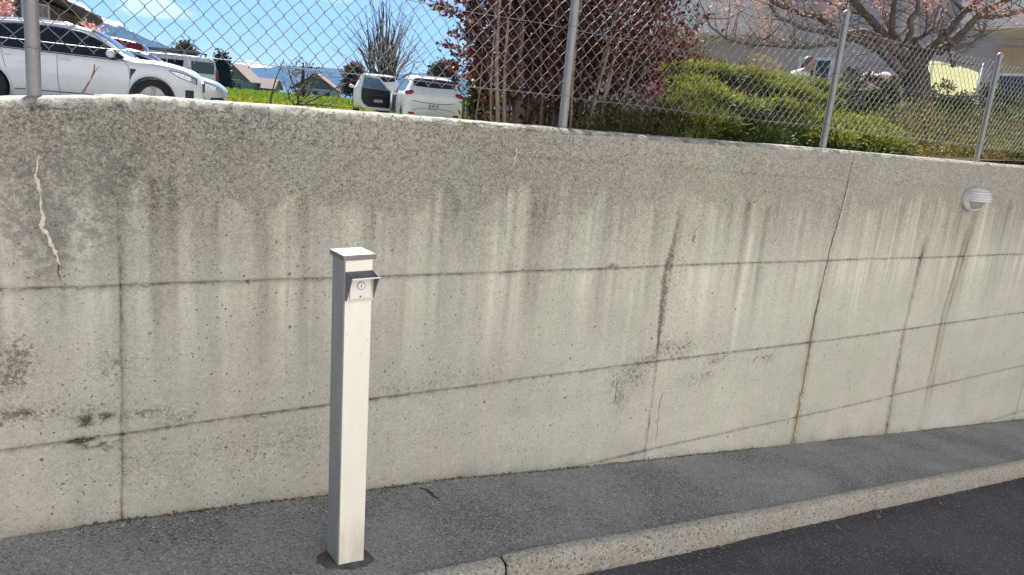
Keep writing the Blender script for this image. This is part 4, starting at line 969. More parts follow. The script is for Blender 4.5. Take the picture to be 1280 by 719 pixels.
    def wheel_set(s, root, w_, rim=M_RIM, spokes=5):
        for x in s.wheels:
            for sd in (1, -1):
                wh = thing('wheel', None, None, (x, sd*(w_-.13), s.rw)); wh.parent = root
                mb = MB(); r = s.rw; mb.lathe((0,0,0), [(r*.66,-.10),(r*.93,-.11),(r,-.08),(r,.08),(r*.93,.11),(r*.66,.10)], 32, 'Y'); mb.build('tyre', M_TYRE, wh, True, world=False, auto=40)
                mb = MB(); yy = -.085*sd*-1
                mb.lathe((0,0,0), [(r*.67,-.10),(r*.67,.10)], 28, 'Y'); mb.lathe((0,0,0), [(.0001,sd*-.02),(r*.64,sd*-.02)], 20, 'Y')
                for k in range(spokes):
                    a = 2*math.pi*k/spokes+.3; ca, sa = math.cos(a), math.sin(a)
                    for da in (-.13, .13):
                        mb.prism([(r*.10*math.cos(a-.8), sd*.07, r*.10*math.sin(a-.8)), (r*.66*math.cos(a+da-.06), sd*.085, r*.66*math.sin(a+da-.06)), (r*.66*math.cos(a+da+.06), sd*.085, r*.66*math.sin(a+da+.06)), (r*.10*math.cos(a+.8), sd*.07, r*.10*math.sin(a+.8))], (0, -sd*.03, 0))
                mb.lathe((0,0,0), [(.0001,sd*-.085),(r*.13,sd*-.08),(r*.15,sd*-.04)], 14, 'Y')
                mb.build('rim', rim, wh, world=False)
def seam(car, root, pts, wd=.008, sides=(1,-1), name='panel_seam', mat=M_SEAM, off=.002, r=None):
    for sd in sides:
        mb = MB(); q = []
        for (xa, za), (xb, zb_) in zip(pts[:-1], pts[1:]):
            for k in range(6): f = k/6; q.append((xa+(xb-xa)*f, za+(zb_-za)*f))
        q.append(pts[-1]); mb.tube([(x, sd*(car.y_at(x, z)+off), z) for x, z in q], wd/2, 5); mb.build(name, mat, root, world=False)
def floor_shadowless(): pass
HEAD = fa
# ---- large white car (two-box estate) parked broadside
big = Car([(-2.42,.50,.92,1.02,.70,.55),(-2.34,.34,.98,1.12,.86,.62),(-2.05,.24,1.10,1.50,.94,.64),(-1.6,.22,1.12,1.60,.965,.66),(-.9,.22,1.115,1.665,.97,.67),(-.2,.22,1.10,1.68,.97,.675),(.35,.22,1.085,1.63,.97,.665),(.72,.22,1.075,1.45,.97,.69),(1.02,.22,1.06,1.20,.968,.74),(1.2,.22,1.04,1.13,.965,.78),(1.6,.22,1.03,1.13,.955,.78),(2.0,.24,.985,1.065,.92,.74),(2.25,.27,.90,.985,.86,.68),(2.38,.33,.78,.87,.76,.60),(2.44,.42,.66,.72,.62,.5)], (1.52,-1.41), .375)
BYAW = HEAD+R(18)
p = at(190, 120, 15.6)
bc = thing('parked_car', 'large white estate car with dark glass parked broadside behind the left fence post', 'car', (0,0,0), BYAW)
off = Matrix.Rotation(BYAW, 3, 'Z') @ Vector((1.52, -.97, 0)); bc.location = Vector((p[0]-off.x, p[1]-off.y, .735))
big.body('body', M_WPAINT, bc); big.wheel_set(bc, .95, M_RIM)
ztop = lambda x: float(np.interp(x, [-2.2,-1.9,-1.4,-.9,-.2,.25,.55,.82,1.0], [1.20,1.40,1.51,1.565,1.575,1.53,1.41,1.24,1.12]))
zbelt = lambda x: float(np.interp(x, [-2.2,-1.5,1.1], [1.19,1.135,1.085]))
xx = np.linspace(-2.0, .98, 40); big.side_patch('window_pillar', M_CTRIM, bc, [(x, ztop(x)) for x in xx], [(x, zbelt(x)) for x in xx], off=.003, n=40)
for xa, xb in ((-2.0,-1.12),(-1.07,-.20),(-.13,.98)):
    xx = np.linspace(xa, xb, 12); big.side_patch('side_window', M_CGLASS, bc, [(x, ztop(x)) for x in xx], [(x, zbelt(x)) for x in xx])
for sd in (1, -1):
    mb = MB(); xx = np.linspace(-2.05, 1.0, 40); mb.tube([(x, sd*(big.y_at(x, ztop(x)+.012)+.006), ztop(x)+.012) for x in xx], .012, 6); mb.build('window_trim', M_CTRIM, bc, True, world=False)
    mb = MB(); xx = np.linspace(-1.75, .15, 24); mb.tube([(x, sd*.60, big.par(x)[2]+.018-.05*(abs((x+.8)/.95)**6)) for x in xx], .017, 6); mb.build('roof_rail', M_CHROME, bc, True, world=False)
    mb = MB(); mb.tube([(x, sd*(big.y_at(x, zbelt(x)-.02)+.004), zbelt(x)-.02) for x in np.linspace(-2.1, 1.02, 30)], .009, 5); mb.build('belt_trim', M_CTRIM, bc, True, world=False)
    mb = MB(); mb.ell((.80, sd*1.075, 1.175), (.085, .125, .078), 14, 9); mr_ = mb.build('door_mirror', M_WPAINT, bc, True, world=False)
    mb = MB(); mb.box((.83, sd*.99, 1.095), (.11, .16, .04), bev=.01); mb.build('mirror_arm', M_CTRIM, mr_, world=False)
    for hx in (.0, -1.0):
        mb = MB(); mb.box((hx-.05, sd*(big.y_at(hx, 1.0)+.016), .985), (.24, .03, .034), bev=.012); mb.build('door_handle', M_WPAINT, bc, True, world=False)
    for k, x in enumerate(big.wheels):
        mb = MB(); a = np.linspace(-.25, math.pi+.25, 24); rr_ = big.rw*1.2
        mb.tube([(x+rr_*math.cos(q), sd*(big.y_at(x+rr_*math.cos(q), big.rw+rr_*math.sin(q))+.004), big.rw+rr_*math.sin(q)) for q in a], .020, 6); mb.build('arch_lip', M_WPAINT, bc, True, world=False)
seam(big, bc, [(-.16,1.08),(-.155,.6),(-.13,.32)]); seam(big, bc, [(-1.10,1.09),(-1.06,.85),(-1.02,.72)]); seam(big, bc, [(1.02,1.06),(1.10,.95),(1.12,.7),(1.06,.32)])
seam(big, bc, [(-.9,.36),(1.06,.36)], .02); seam(big, bc, [(1.05,1.085),(1.5,1.065),(2.0,1.0),(2.2,.94)], .006)
big.side_patch('fender_vent', M_CTRIM, bc, [(1.125,.93),(1.23,.925)], [(1.125,.70),(1.16,.80),(1.23,.90)], off=.008, n=6, m_=3)
big.side_patch('headlight', M_CLEAR, bc, [(1.86,.955),(2.05,.93),(2.34,.83)], [(1.86,.945),(2.05,.84),(2.34,.735)], off=.010)
big.side_patch('headlight_surround', M_CTRIM, bc, [(1.84,.97),(2.05,.945),(2.36,.845)], [(1.84,.945),(2.05,.825),(2.36,.72)], off=.006)
big.side_patch('air_intake', M_CTRIM, bc, [(2.14,.60),(2.30,.60)], [(2.13,.40),(2.30,.42)], off=.008, n=5, m_=4)
big.top_patch('windscreen', M_CGLASS, bc, lambda f: 1.10-.12*f*f, lambda f: .42-.03*f*f, 8.7)
mb = MB()
for k in range(2): mb.box((2.43, (k-.5)*.42, .66), (.04, .36, .22), bev=.03)
mb.build('grille', M_CTRIM, bc, world=False)

# ---- silver saloon and red hatchback parked beyond it
def simple_car(name, label, mat, stn, wheels, rw, loc, yaw, dlo, belt, wind, cat='car', rear=None, group=None, lights=True):
    c = Car(stn, wheels, rw); o = thing(name, label, cat, loc, yaw, group); c.body('body', mat, o); c.wheel_set(o, max(a[4] for a in stn))
    zt2 = lambda x: float(np.interp(x, *zip(*dlo))); zb2 = lambda x: float(np.interp(x, *zip(*belt)))
    for xa, xb in dlo_split(dlo): xx = np.linspace(xa, xb, 10); c.side_patch('side_window', M_CGLASS, o, [(x, zt2(x)) for x in xx], [(x, zb2(x)) for x in xx])
    c.top_patch('windscreen', M_CGLASS, o, lambda f: wind[0]-.08*f*f, lambda f: wind[1]-.02*f, 8.7)
    if rear: c.top_patch('rear_window', M_CGLASS, o, lambda f: rear[0]+.05*f*f, lambda f: rear[1]+.02*f, 8.6)
    x1 = stn[-1][0] if stn[-1][0] > stn[0][0] else stn[0][0]
    for sd in (1, -1):
        xm = wind[0]-.25; mb = MB(); mb.ell((xm, sd*(c.par(xm)[3]+.10), c.par(xm)[1]+.07), (.07,.11,.065), 12, 8); mb.build('door_mirror', mat, o, True, world=False)
    return c, o
def dlo_split(d):
    x0, x1 = d[0][0], d[-1][0]; mid = x0+(x1-x0)*.47; return ((x0, mid-.03), (mid+.03, x1))
sal = [(-2.25,.45,.85,.95,.66,.5),(-2.15,.3,.92,1.02,.80,.58),(-1.7,.2,.94,1.06,.86,.62),(-1.35,.2,.94,1.18,.88,.60),(-.7,.2,.93,1.42,.885,.56),(-.1,.2,.92,1.45,.885,.57),(.4,.2,.91,1.36,.885,.58),(.85,.2,.90,1.10,.88,.64),(1.15,.2,.88,.97,.875,.68),(1.6,.2,.84,.92,.86,.68),(1.95,.23,.76,.83,.80,.60),(2.15,.3,.62,.70,.68,.5),(2.22,.4,.55,.6,.5,.4)]
p = at(266, 112, 19.3); o_ = Matrix.Rotation(BYAW, 3, 'Z') @ Vector((1.9, -.8, 0))
c1, s1 = simple_car('parked_car', 'silver car with long sloping bonnet parked just beyond the nose of the large white car', M_SPAINT, sal, (1.38,-1.3), .31, (p[0]-o_.x, p[1]-o_.y, .70), BYAW, [(-1.35,1.0),(-.9,1.27),(-.2,1.36),(.3,1.29),(.9,.98)], [(-1.35,.985),(.9,.95)], (1.10,.42), rear=(-1.45,-.8))
c1.side_patch('headlight', M_CLEAR, s1, [(1.60,.82),(1.8,.79),(2.12,.69)], [(1.60,.80),(1.8,.68),(2.12,.60)], off=.01)
c1.side_patch('bumper_grille', M_CTRIM, s1, [(1.85,.44),(2.15,.46)], [(1.85,.33),(2.15,.36)], off=.01, n=5, m_=3)
hat = [(-2.02,.44,.86,.93,.74,.56),(-2.0,.36,.90,1.0,.83,.61),(-1.94,.27,.94,1.13,.868,.63),(-1.72,.22,.96,1.40,.88,.625),(-1.3,.2,.965,1.47,.88,.60),(-.7,.2,.96,1.51,.885,.60),(-.1,.2,.95,1.50,.885,.60),(.35,.2,.94,1.40,.885,.61),(.8,.2,.93,1.13,.88,.66),(1.1,.2,.91,1.01,.87,.70),(1.5,.2,.86,.94,.85,.68),(1.8,.24,.76,.84,.78,.60),(1.97,.32,.62,.70,.66,.5),(2.03,.42,.55,.6,.5,.4)]
p = at(186, 70, 22.4); o_ = Matrix.Rotation(BYAW+math.pi, 3, 'Z') @ Vector((-1.95, .6, 0))
simple_car('parked_car', 'dark red hatchback showing only its roof behind the large white car', M_RPAINT, hat, (1.3,-1.25), .30, (p[0]-o_.x, p[1]-o_.y, .72), BYAW+math.pi, [(-1.6,1.2),(-1.1,1.36),(-.4,1.40),(.2,1.32),(.75,1.0)], [(-1.6,1.02),(.75,.99)], (1.02,.42), rear=(-1.86,-1.62))[1].scale = (1, 1, 1.2)
# ---- white van seen from its rear corner
van = [(-2.30,.42,1.10,1.60,.80,.70),(-2.27,.30,1.12,1.80,.90,.74),(-2.15,.24,1.12,1.90,.93,.76),(-1.2,.22,1.12,1.95,.94,.78),(0,.22,1.12,1.96,.94,.78),(.8,.22,1.11,1.92,.94,.77),(1.2,.22,1.10,1.72,.94,.75),(1.65,.22,1.08,1.25,.93,.74),(1.95,.24,.98,1.08,.90,.70),(2.2,.30,.8,.88,.8,.6),(2.28,.42,.6,.66,.6,.45)]
vc_ = Car(van, (1.4,-1.4), .33); p = at(253, 112, 36); yawv = HEAD+R(180-28)
vo = thing('parked_van', 'white van with roof rack seen from its rear corner beyond the silver car', 'van', (0,0,0), yawv)
o_ = Matrix.Rotation(yawv, 3, 'Z') @ Vector((-2.27, 0, 0)); vo.location = (p[0]-o_.x, p[1]-o_.y, float(hz(p[0], p[1]))-.02+.0)
vc_.body('body', M_WPAINT, vo); vc_.wheel_set(vo, .92)
for xa, xb in ((-2.0,-.95),(-.85,.2),(.3,1.35)): vc_.side_patch('side_window', M_CGLASS, vo, [(xa,1.68),(xb,1.68 if xb < 1 else 1.42)], [(xa,1.18),(xb,1.16)])
mb = MB(); mb.box((-2.315,0,1.42), (.03,1.30,.52), bev=.01); mb.build('rear_window', plain('sky_reflecting_glass', (.03,.05,.08), .06), vo, world=False)
for sd in (1,-1):
    mb = MB(); mb.box((-2.29, sd*.82, 1.12), (.06,.16,.5), bev=.02); mb.build('tail_light', M_RED, vo, world=False)
mb = MB(); mb.box((-2.31,0,.45), (.10,1.6,.22), bev=.03); mb.build('rear_bumper', M_CTRIM, vo, world=False)
rack = MB()
for x in (-1.7,-.6,.5): rack.box((x,0,2.06), (.06,1.5,.05)); rack.box((x,.70,2.0),(.06,.05,.14)); rack.box((x,-.70,2.0),(.06,.05,.14))
rack.build('roof_rack', M_CTRIM, vo, world=False)
lad = MB()
for sd in (-.22,.22): lad.box((-.5, sd+.2, 2.13), (3.0,.04,.07))
for k in range(9): lad.box((-1.85+k*.33,.2,2.13), (.03,.42,.03))
tag(lad.build('ladder', M_ALU, None, world=False), 'grey ladder lying on the roof rack of the white van', 'ladder')
l_ = bpy.data.objects['ladder']; l_.location = vo.location; l_.rotation_euler = vo.rotation_euler
# ---- white hatchback seen from behind with its front door open
hb = Car(hat, (1.3,-1.25), .31); hyaw = math.atan2(ray(541,120)[1], ray(541,120)[0])+R(10)
p = at(541, 152, 22.6); ho = thing('parked_car', 'white hatchback seen from behind with its front left door open', 'car', (0,0,0), hyaw)
o_ = Matrix.Rotation(hyaw, 3, 'Z') @ Vector((-1.98, 0, 0)); ho.location = (p[0]-o_.x, p[1]-o_.y, float(hz(p[0], p[1]))+.02)
hb.body('body', M_WPAINT, ho); hb.wheel_set(ho, .87)
for xa, xb in ((-1.55,-.75),(-.68,.15)): hb.side_patch('side_window', M_CGLASS, ho, [(xa,1.28 if xa < -1 else 1.38),(-.9,1.38),(xb,1.38 if xb < 0 else 1.33)], [(xa,1.03),(xb,1.0)])
hb.side_patch('door_opening', M_CTRIM, ho, [(-.20,1.40),(.3,1.33),(.85,.98)], [(-.20,.34),(.3,.32),(.85,.34)], sides=(1,), off=.008)
hb.top_patch('rear_window', M_CGLASS, ho, lambda f: -1.925+.03*f*f, lambda f: -1.69+.02*f, 8.3)
mb = MB(); mb.box((-1.72,0,1.475), (.20,1.02,.03), bev=.01); mb.build('roof_spoiler', M_WPAINT, ho, world=False)
for sd in (1,-1):
    mb = MB(); mb.ell((-1.945, sd*.70, .965), (.07,.165,.090), 14, 9); mb.build('tail_light', M_RED, ho, True, world=False)
    mb = MB(); mb.box((-2.01, sd*.66, .40), (.03,.17,.06), bev=.008); mb.build('bumper_reflector', M_RED, ho, world=False)
mb = MB(); mb.tube([(-2.018, y, .76-.05*(1-(y/.6)**2)) for y in np.linspace(-.62,.62,24)], .009, 5); mb.tube([(-2.022, y, .50+.06*(1 if abs(y) < .35 else 1-(abs(y)-.35)/.3)) for y in np.linspace(-.64,.64,24)], .006, 5); mb.build('tailgate_seam', M_SEAM, ho, world=False)
M_PLATE = plain('white_number_plate', (.62,.61,.63), .4)
mb = MB(); mb.box((-2.032, .02, .60), (.016,.34,.17), bev=.003); npl = mb.build('number_plate', M_PLATE, ho, world=False)
fc = bpy.data.curves.new('plate_digits', 'FONT'); fc.body = '341317'; fc.size = .098; fc.align_x = 'CENTER'; fc.align_y = 'CENTER'; fc.extrude = .001
pt_ = bpy.data.objects.new('plate_digits', fc); COL.objects.link(pt_); fc.materials.append(M_CTRIM)
dm = bpy.data.meshes.new_from_object(pt_.evaluated_get(bpy.context.evaluated_depsgraph_get())); bpy.data.objects.remove(pt_); pt_ = bpy.data.objects.new('plate_digits', dm); COL.objects.link(pt_); tag(pt_, kind='stuff')
pt_.parent = npl; pt_.location = (-2.0225-.02,.02,.565); pt_.rotation_euler = (R(90), 0, R(-90))
mb = MB()
for sd in (-.12,.10): mb.box((-2.041,.02+sd,.645), (.003,.04,.045))
mb.box((-2.041,.02,.645), (.003,.07,.035)); mb.build('plate_shield', M_CTRIM, npl, world=False)
mb = MB(); mb.lathe((-2.018,.0,.885), [(.055,-.006),(.058,.004),(.046,.006),(.040,-.004)], 20, 'X'); mb.build('badge', M_CHROME, ho, world=False)
mb = MB(); mb.box((-2.005,.40,.93), (.012,.22,.02)); mb.build('script_badge', M_CHROME, ho, world=False)
mb = MB(); mb.ell((.72,-1.0,1.0), (.07,.11,.065), 12, 8); mb.build('door_mirror', M_WPAINT, ho, True, world=False)
# open door: hinged at its front edge, inner trim towards the viewer
dr = thing('open_door', None, None, (.80,.90,0)); dr.parent = ho; dr.rotation_euler = (0,0,R(-75))
outl = [(-.02,.34),(-.02,.98),(-.42,1.36),(-.98,1.42),(-1.06,1.0),(-1.08,.62),(-.98,.40),(-.80,.33)]
mb = MB(); mb.prism([(x,.025,z) for x, z in outl], (0,.035,0)); mb.build('door_skin', M_WPAINT, dr, world=False)
mb = MB(); mb.prism([(x,.0,z) for x, z in [(-.05,.42),(-.05,.97),(-1.01,1.0),(-1.01,.66),(-.92,.50),(-.76,.42)]], (0,.022,0)); mb.build('inner_trim', M_CTRIM, dr, world=False)
mb = MB(); mb.prism([(x,.012,z) for x, z in [(-.12,.985),(-.44,1.31),(-.93,1.36),(-.99,1.01)]], (0,.01,0)); mb.build('door_glass', plain('pale_blue_glass', (.10,.20,.27), .08), dr, world=False)
mb = MB(); mb.box((-.45,-.03,.62), (.30,.05,.09), bev=.01); mb.build('door_pocket', plain('grey_paper', (.45,.43,.40), .8), dr, world=False)
mb = MB(); mb.box((-.55,-.035,.80), (.6,.06,.05), bev=.015); mb.build('arm_rest', plain('dark_grey_trim', (.04,.042,.045), .6), dr, world=False)
S2Y = math.atan2(ray(470,120)[1], ray(470,120)[0])+R(1)
p = at(471, 146, 28.0); o_ = Matrix.Rotation(S2Y, 3, 'Z') @ Vector((-1.98, 0, 0))
c2, s2 = simple_car('parked_car', 'white car half hidden behind the open door of the white hatchback', M_WPAINT, hat, (1.3,-1.25), .30, (p[0]-o_.x, p[1]-o_.y, float(hz(p[0], p[1]))+.10), S2Y, [(-1.6,1.2),(-1.1,1.36),(-.4,1.40),(.2,1.32),(.75,1.0)], [(-1.6,1.02),(.75,.99)], (1.02,.42), rear=(-1.88,-1.64))

# ================================================================== VEGETATION
def rnd_dirs(rs, n):
    v = rs.normal(size=(n, 3)); return v/np.linalg.norm(v, axis=1)[:,None]
def leaf_mesh(name, C, D, Nn, ln, wd, mat, parent=None, fold=0.0):
    """C base points, D unit leaf axes, Nn rough normals; one kite-shaped leaf each"""
    n = len(C); S = np.cross(D, Nn); S /= np.linalg.norm(S, axis=1)[:,None]+1e-9; U = np.cross(S, D)
    ln = np.broadcast_to(ln, n)[:,None]; wd = np.broadcast_to(wd, n)[:,None]
    V = np.stack([C, C+D*ln*.45+S*wd*.5+U*ln*fold, C+D*ln-U*ln*fold*.6, C+D*ln*.45-S*wd*.5+U*ln*fold], 1).reshape(-1, 3)
    return np_mesh(name, V, np.arange(4*n).reshape(-1, 4), mat, parent)
M_BARK = plain('grey_brown_bark', (.115,.085,.062), .9, var=.35, scale=25, bump=.5)
M_BARKL = plain('pale_twig_bark', (.22,.168,.12), .85, var=.25, scale=20)
M_BARKD = plain('dark_rough_bark', (.060,.048,.040), .92, var=.45, scale=18, bump=.8)
M_PURP = leafy('purple_leaf', (.034,.013,.013), (.098,.030,.027), .40, tr=2.0)
M_REDL = leafy('red_barberry_leaf', (.10,.012,.018), (.24,.035,.035), .4, tr=1.3)
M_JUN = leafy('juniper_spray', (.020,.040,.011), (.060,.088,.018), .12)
M_JUNY = leafy('golden_lit_juniper_spray', (.125,.160,.022), (.31,.30,.05), .28, tr=1.2)  # yellower copy of the juniper colour, painting sun on the upper sprays
M_INNER = leafy('juniper_hollow_shade', (.014,.018,.009), (.034,.040,.016), .05)  # near-black leaf colour paints the shade within the juniper hollows
M_HTIP = leafy('yellow_green_hedge_tip', (.075,.095,.022), (.21,.215,.055), .3)
M_HEDGE = leafy('dark_hedge_leaf', (.018,.034,.012), (.055,.075,.022), .3)
M_BROWNH = leafy('brown_twiggy_leaf', (.075,.042,.030), (.21,.125,.085), .3)
M_LGREEN = leafy('fresh_green_leaf', (.09,.14,.02), (.17,.20,.035), .45)
M_CONIF = leafy('dark_conifer_needles', (.010,.022,.012), (.024,.042,.020), .15)
M_PINKB = leafy('pink_blossom', (.52,.22,.24), (.75,.45,.46), .4)
M_BUD = leafy('salmon_bud', (.33,.15,.13), (.52,.31,.27), .3)
M_DRY = leafy('dry_grass', (.22,.16,.075), (.38,.29,.15), .4)

# ---- the big purple-leaved shrub
rs = np.random.RandomState(21)
sb = atY(692, 150, 4.25); sb = np.array([sb[0], sb[1], float(hz(sb[0], sb[1]))])
shrub = thing('purple_leaved_shrub', 'tall purple-leaved shrub with many bare upright stems behind the second fence post', 'shrub', sb)
stems = MB(); pale = MB(); LC = []; LD = []
def stem(p0, p1, r0, sag, mb, leaf_from, dens, spread, seed, tw=9):
    p0 = np.array(p0); p1 = np.array(p1); n = 11; u = np.linspace(0, 1, n)
    q = p0+(p1-p0)*u[:,None]; k = np.random.RandomState(seed)
    q[:,:2] += (np.sin(u*math.pi)[:,None])*sag+np.cumsum(k.normal(0, .012, (n, 2)), 0)
    mb.tube(q, list(r0*(1-.72*u)), 5); L = np.linalg.norm(p1-p0)
    for i in range(int(dens*L)):
        a = k.uniform(leaf_from, 1)**.9; j = a*(n-1); b = int(min(n-2, j)); c = q[b]+(q[b+1]-q[b])*(j-b)
        d = k.normal(size=3); d[2] = abs(d[2])*.6+.2; d /= np.linalg.norm(d); l = k.uniform(.08, spread)
        m = k.randint(5, 11)
        for s in range(m):
            f = (s+.5)/m; pp = c+d*l*f; ld = d*.5+k.normal(size=3)*.75; ld /= np.linalg.norm(ld); LC.append(pp); LD.append(ld)
        if i % 2 == 0: mb.tube([c, c+d*l], [.0028,.0012], 3, cap=False)
K = 0
def PX(px, py, y): return atY(px, py, y)
for i in range(64):
    bx = rs.normal(0, .26); by = rs.normal(0, .20)
    b = PX(692, 150, sb[1]+by); px_t = 692+(bx/.26)*62+rs.normal(0, 34); hgt = rs.uniform(-330, -20)
    top_ = PX(np.clip(px_t, 572, 862), hgt, sb[1]+by*1.6+rs.normal(0, .18))
    base = (b[0]+bx*.75, b[1], sb[2]-.1)
    stem(base, top_, rs.uniform(.007, .015), rs.normal(0, .05, 2), stems, .26, 20, .36, 1000+i)
# arching lower growth towards the right and the sprigs standing against the sky on the left
for (x0, y0, x1, y1, yy) in ((735,140,872,20,4.4),(730,130,868,60,4.5),(720,120,850,-30,4.5),(740,120,846,92,4.3),(720,60,880,-40,4.6),(745,95,862,38,4.5),(735,100,835,75,4.2),(730,120,800,110,4.1),(735,140,822,118,4.3),(640,120,598,20,4.2),(640,130,590,70,4.2),(640,140,592,96,4.3),(650,110,600,-40,4.3),(660,60,585,-60,4.3),(640,125,604,110,4.25)):
    stem(PX(x0, y0, sb[1]), PX(x1, y1, yy), .008, rs.normal(0, .03, 2), stems, .15, 30, .24, 1100+K); K += 1
for (x0, y0, x1, y1) in ((610,62,529,-2),(600,30,556,-30),(606,70,561,44),(605,100,551,58),(608,108,560,86),(600,52,545,10),(603,20,560,-4),(612,90,575,70)):
    k = np.random.RandomState(1200+K); K += 1
    a, b = PX(x0, y0, 4.25), PX(x1, y1, 4.15); q = [a+(b-a)*u+np.array([0,0,.05*math.sin(u*3)]) for u in np.linspace(0, 1, 8)]
    stems.tube(q, list(np.linspace(.006, .0015, 8)), 4)
    for s in range(95):
        u = k.uniform(.02, 1); pp = a+(b-a)*u+np.array([0,0,.05*math.sin(u*3)])+k.normal(0, .018*(1.6-u), 3); ld = (b-a)/np.linalg.norm(b-a)*.6+k.normal(size=3)*.6; LC.append(pp); LD.append(ld/np.linalg.norm(ld))
# body of the crown
for (px, py, ry, rx_, n) in ((640,30,60,50,900),(690,0,80,60,1300),(760,10,70,70,1300),(815,20,60,48,900),(780,75,42,50,700),(650,80,38,36,420),(720,60,50,50,700),(620,10,40,30,450),(700,-120,90,120,2600),(790,-90,70,70,1300),(640,-100,70,50,1200),(840,-30,50,40,500),(745,-210,80,100,1500)):
    k = np.random.RandomState(1300+K); K += 1
    cl = max(10, n//26)
    for c in range(cl):
        pc_ = PX(px+k.normal(0, rx_*.55), py+k.normal(0, ry*.55), 4.25+k.normal(0, .30)); d0 = k.normal(size=3); d0 /= np.linalg.norm(d0)
        for s in range(26):
            LC.append(pc_+d0*k.uniform(-.12, .12)+k.normal(0, .030, 3)); ld = d0*.6+k.normal(size=3)*.7; LD.append(ld/np.linalg.norm(ld))
LC = np.array(LC); LD = np.array(LD); rl = np.random.RandomState(3)
leaf_mesh('foliage', LC, LD, rnd_dirs(rl, len(LC)), rl.uniform(.018, .054, len(LC)), rl.uniform(.011, .030, len(LC)), M_PURP, shrub, .08)
tag(stems.build('stem', M_BARK, shrub, True), kind='stuff')
# pale straight canes in front and thick olive stems
for (xa, ya, xb, yb, yy, r) in ((627,158,627,-60,3.55,.013),(634,158,640,-60,3.55,.010),(622,156,619,-40,3.6,.007),(651,158,655,-40,3.9,.030),(662,158,668,-80,4.1,.018),(676,158,672,-60,4.0,.022),(686,158,694,-60,4.2,.016),(724,160,782,-40,3.7,.012),(733,160,800,-60,3.75,.010),(741,160,778,20,3.7,.009),(746,160,830,-40,3.8,.008),(716,160,730,-60,3.8,.010),(752,160,760,90,3.6,.006),(598,150,604,30,4.0,.006)):
    m = MB(); a, b = PX(xa, ya, yy), PX(xb, yb, yy+.15); a[2] = 1.0
    m.tube([a+(b-a)*u+np.array([.012*math.sin(u*9+xa), 0, 0]) for u in np.linspace(0, 1, 9)], list(np.linspace(r, r*.65, 9)), 7); m.build('cane', M_BARKL if r < .015 else M_BARK, shrub, True)

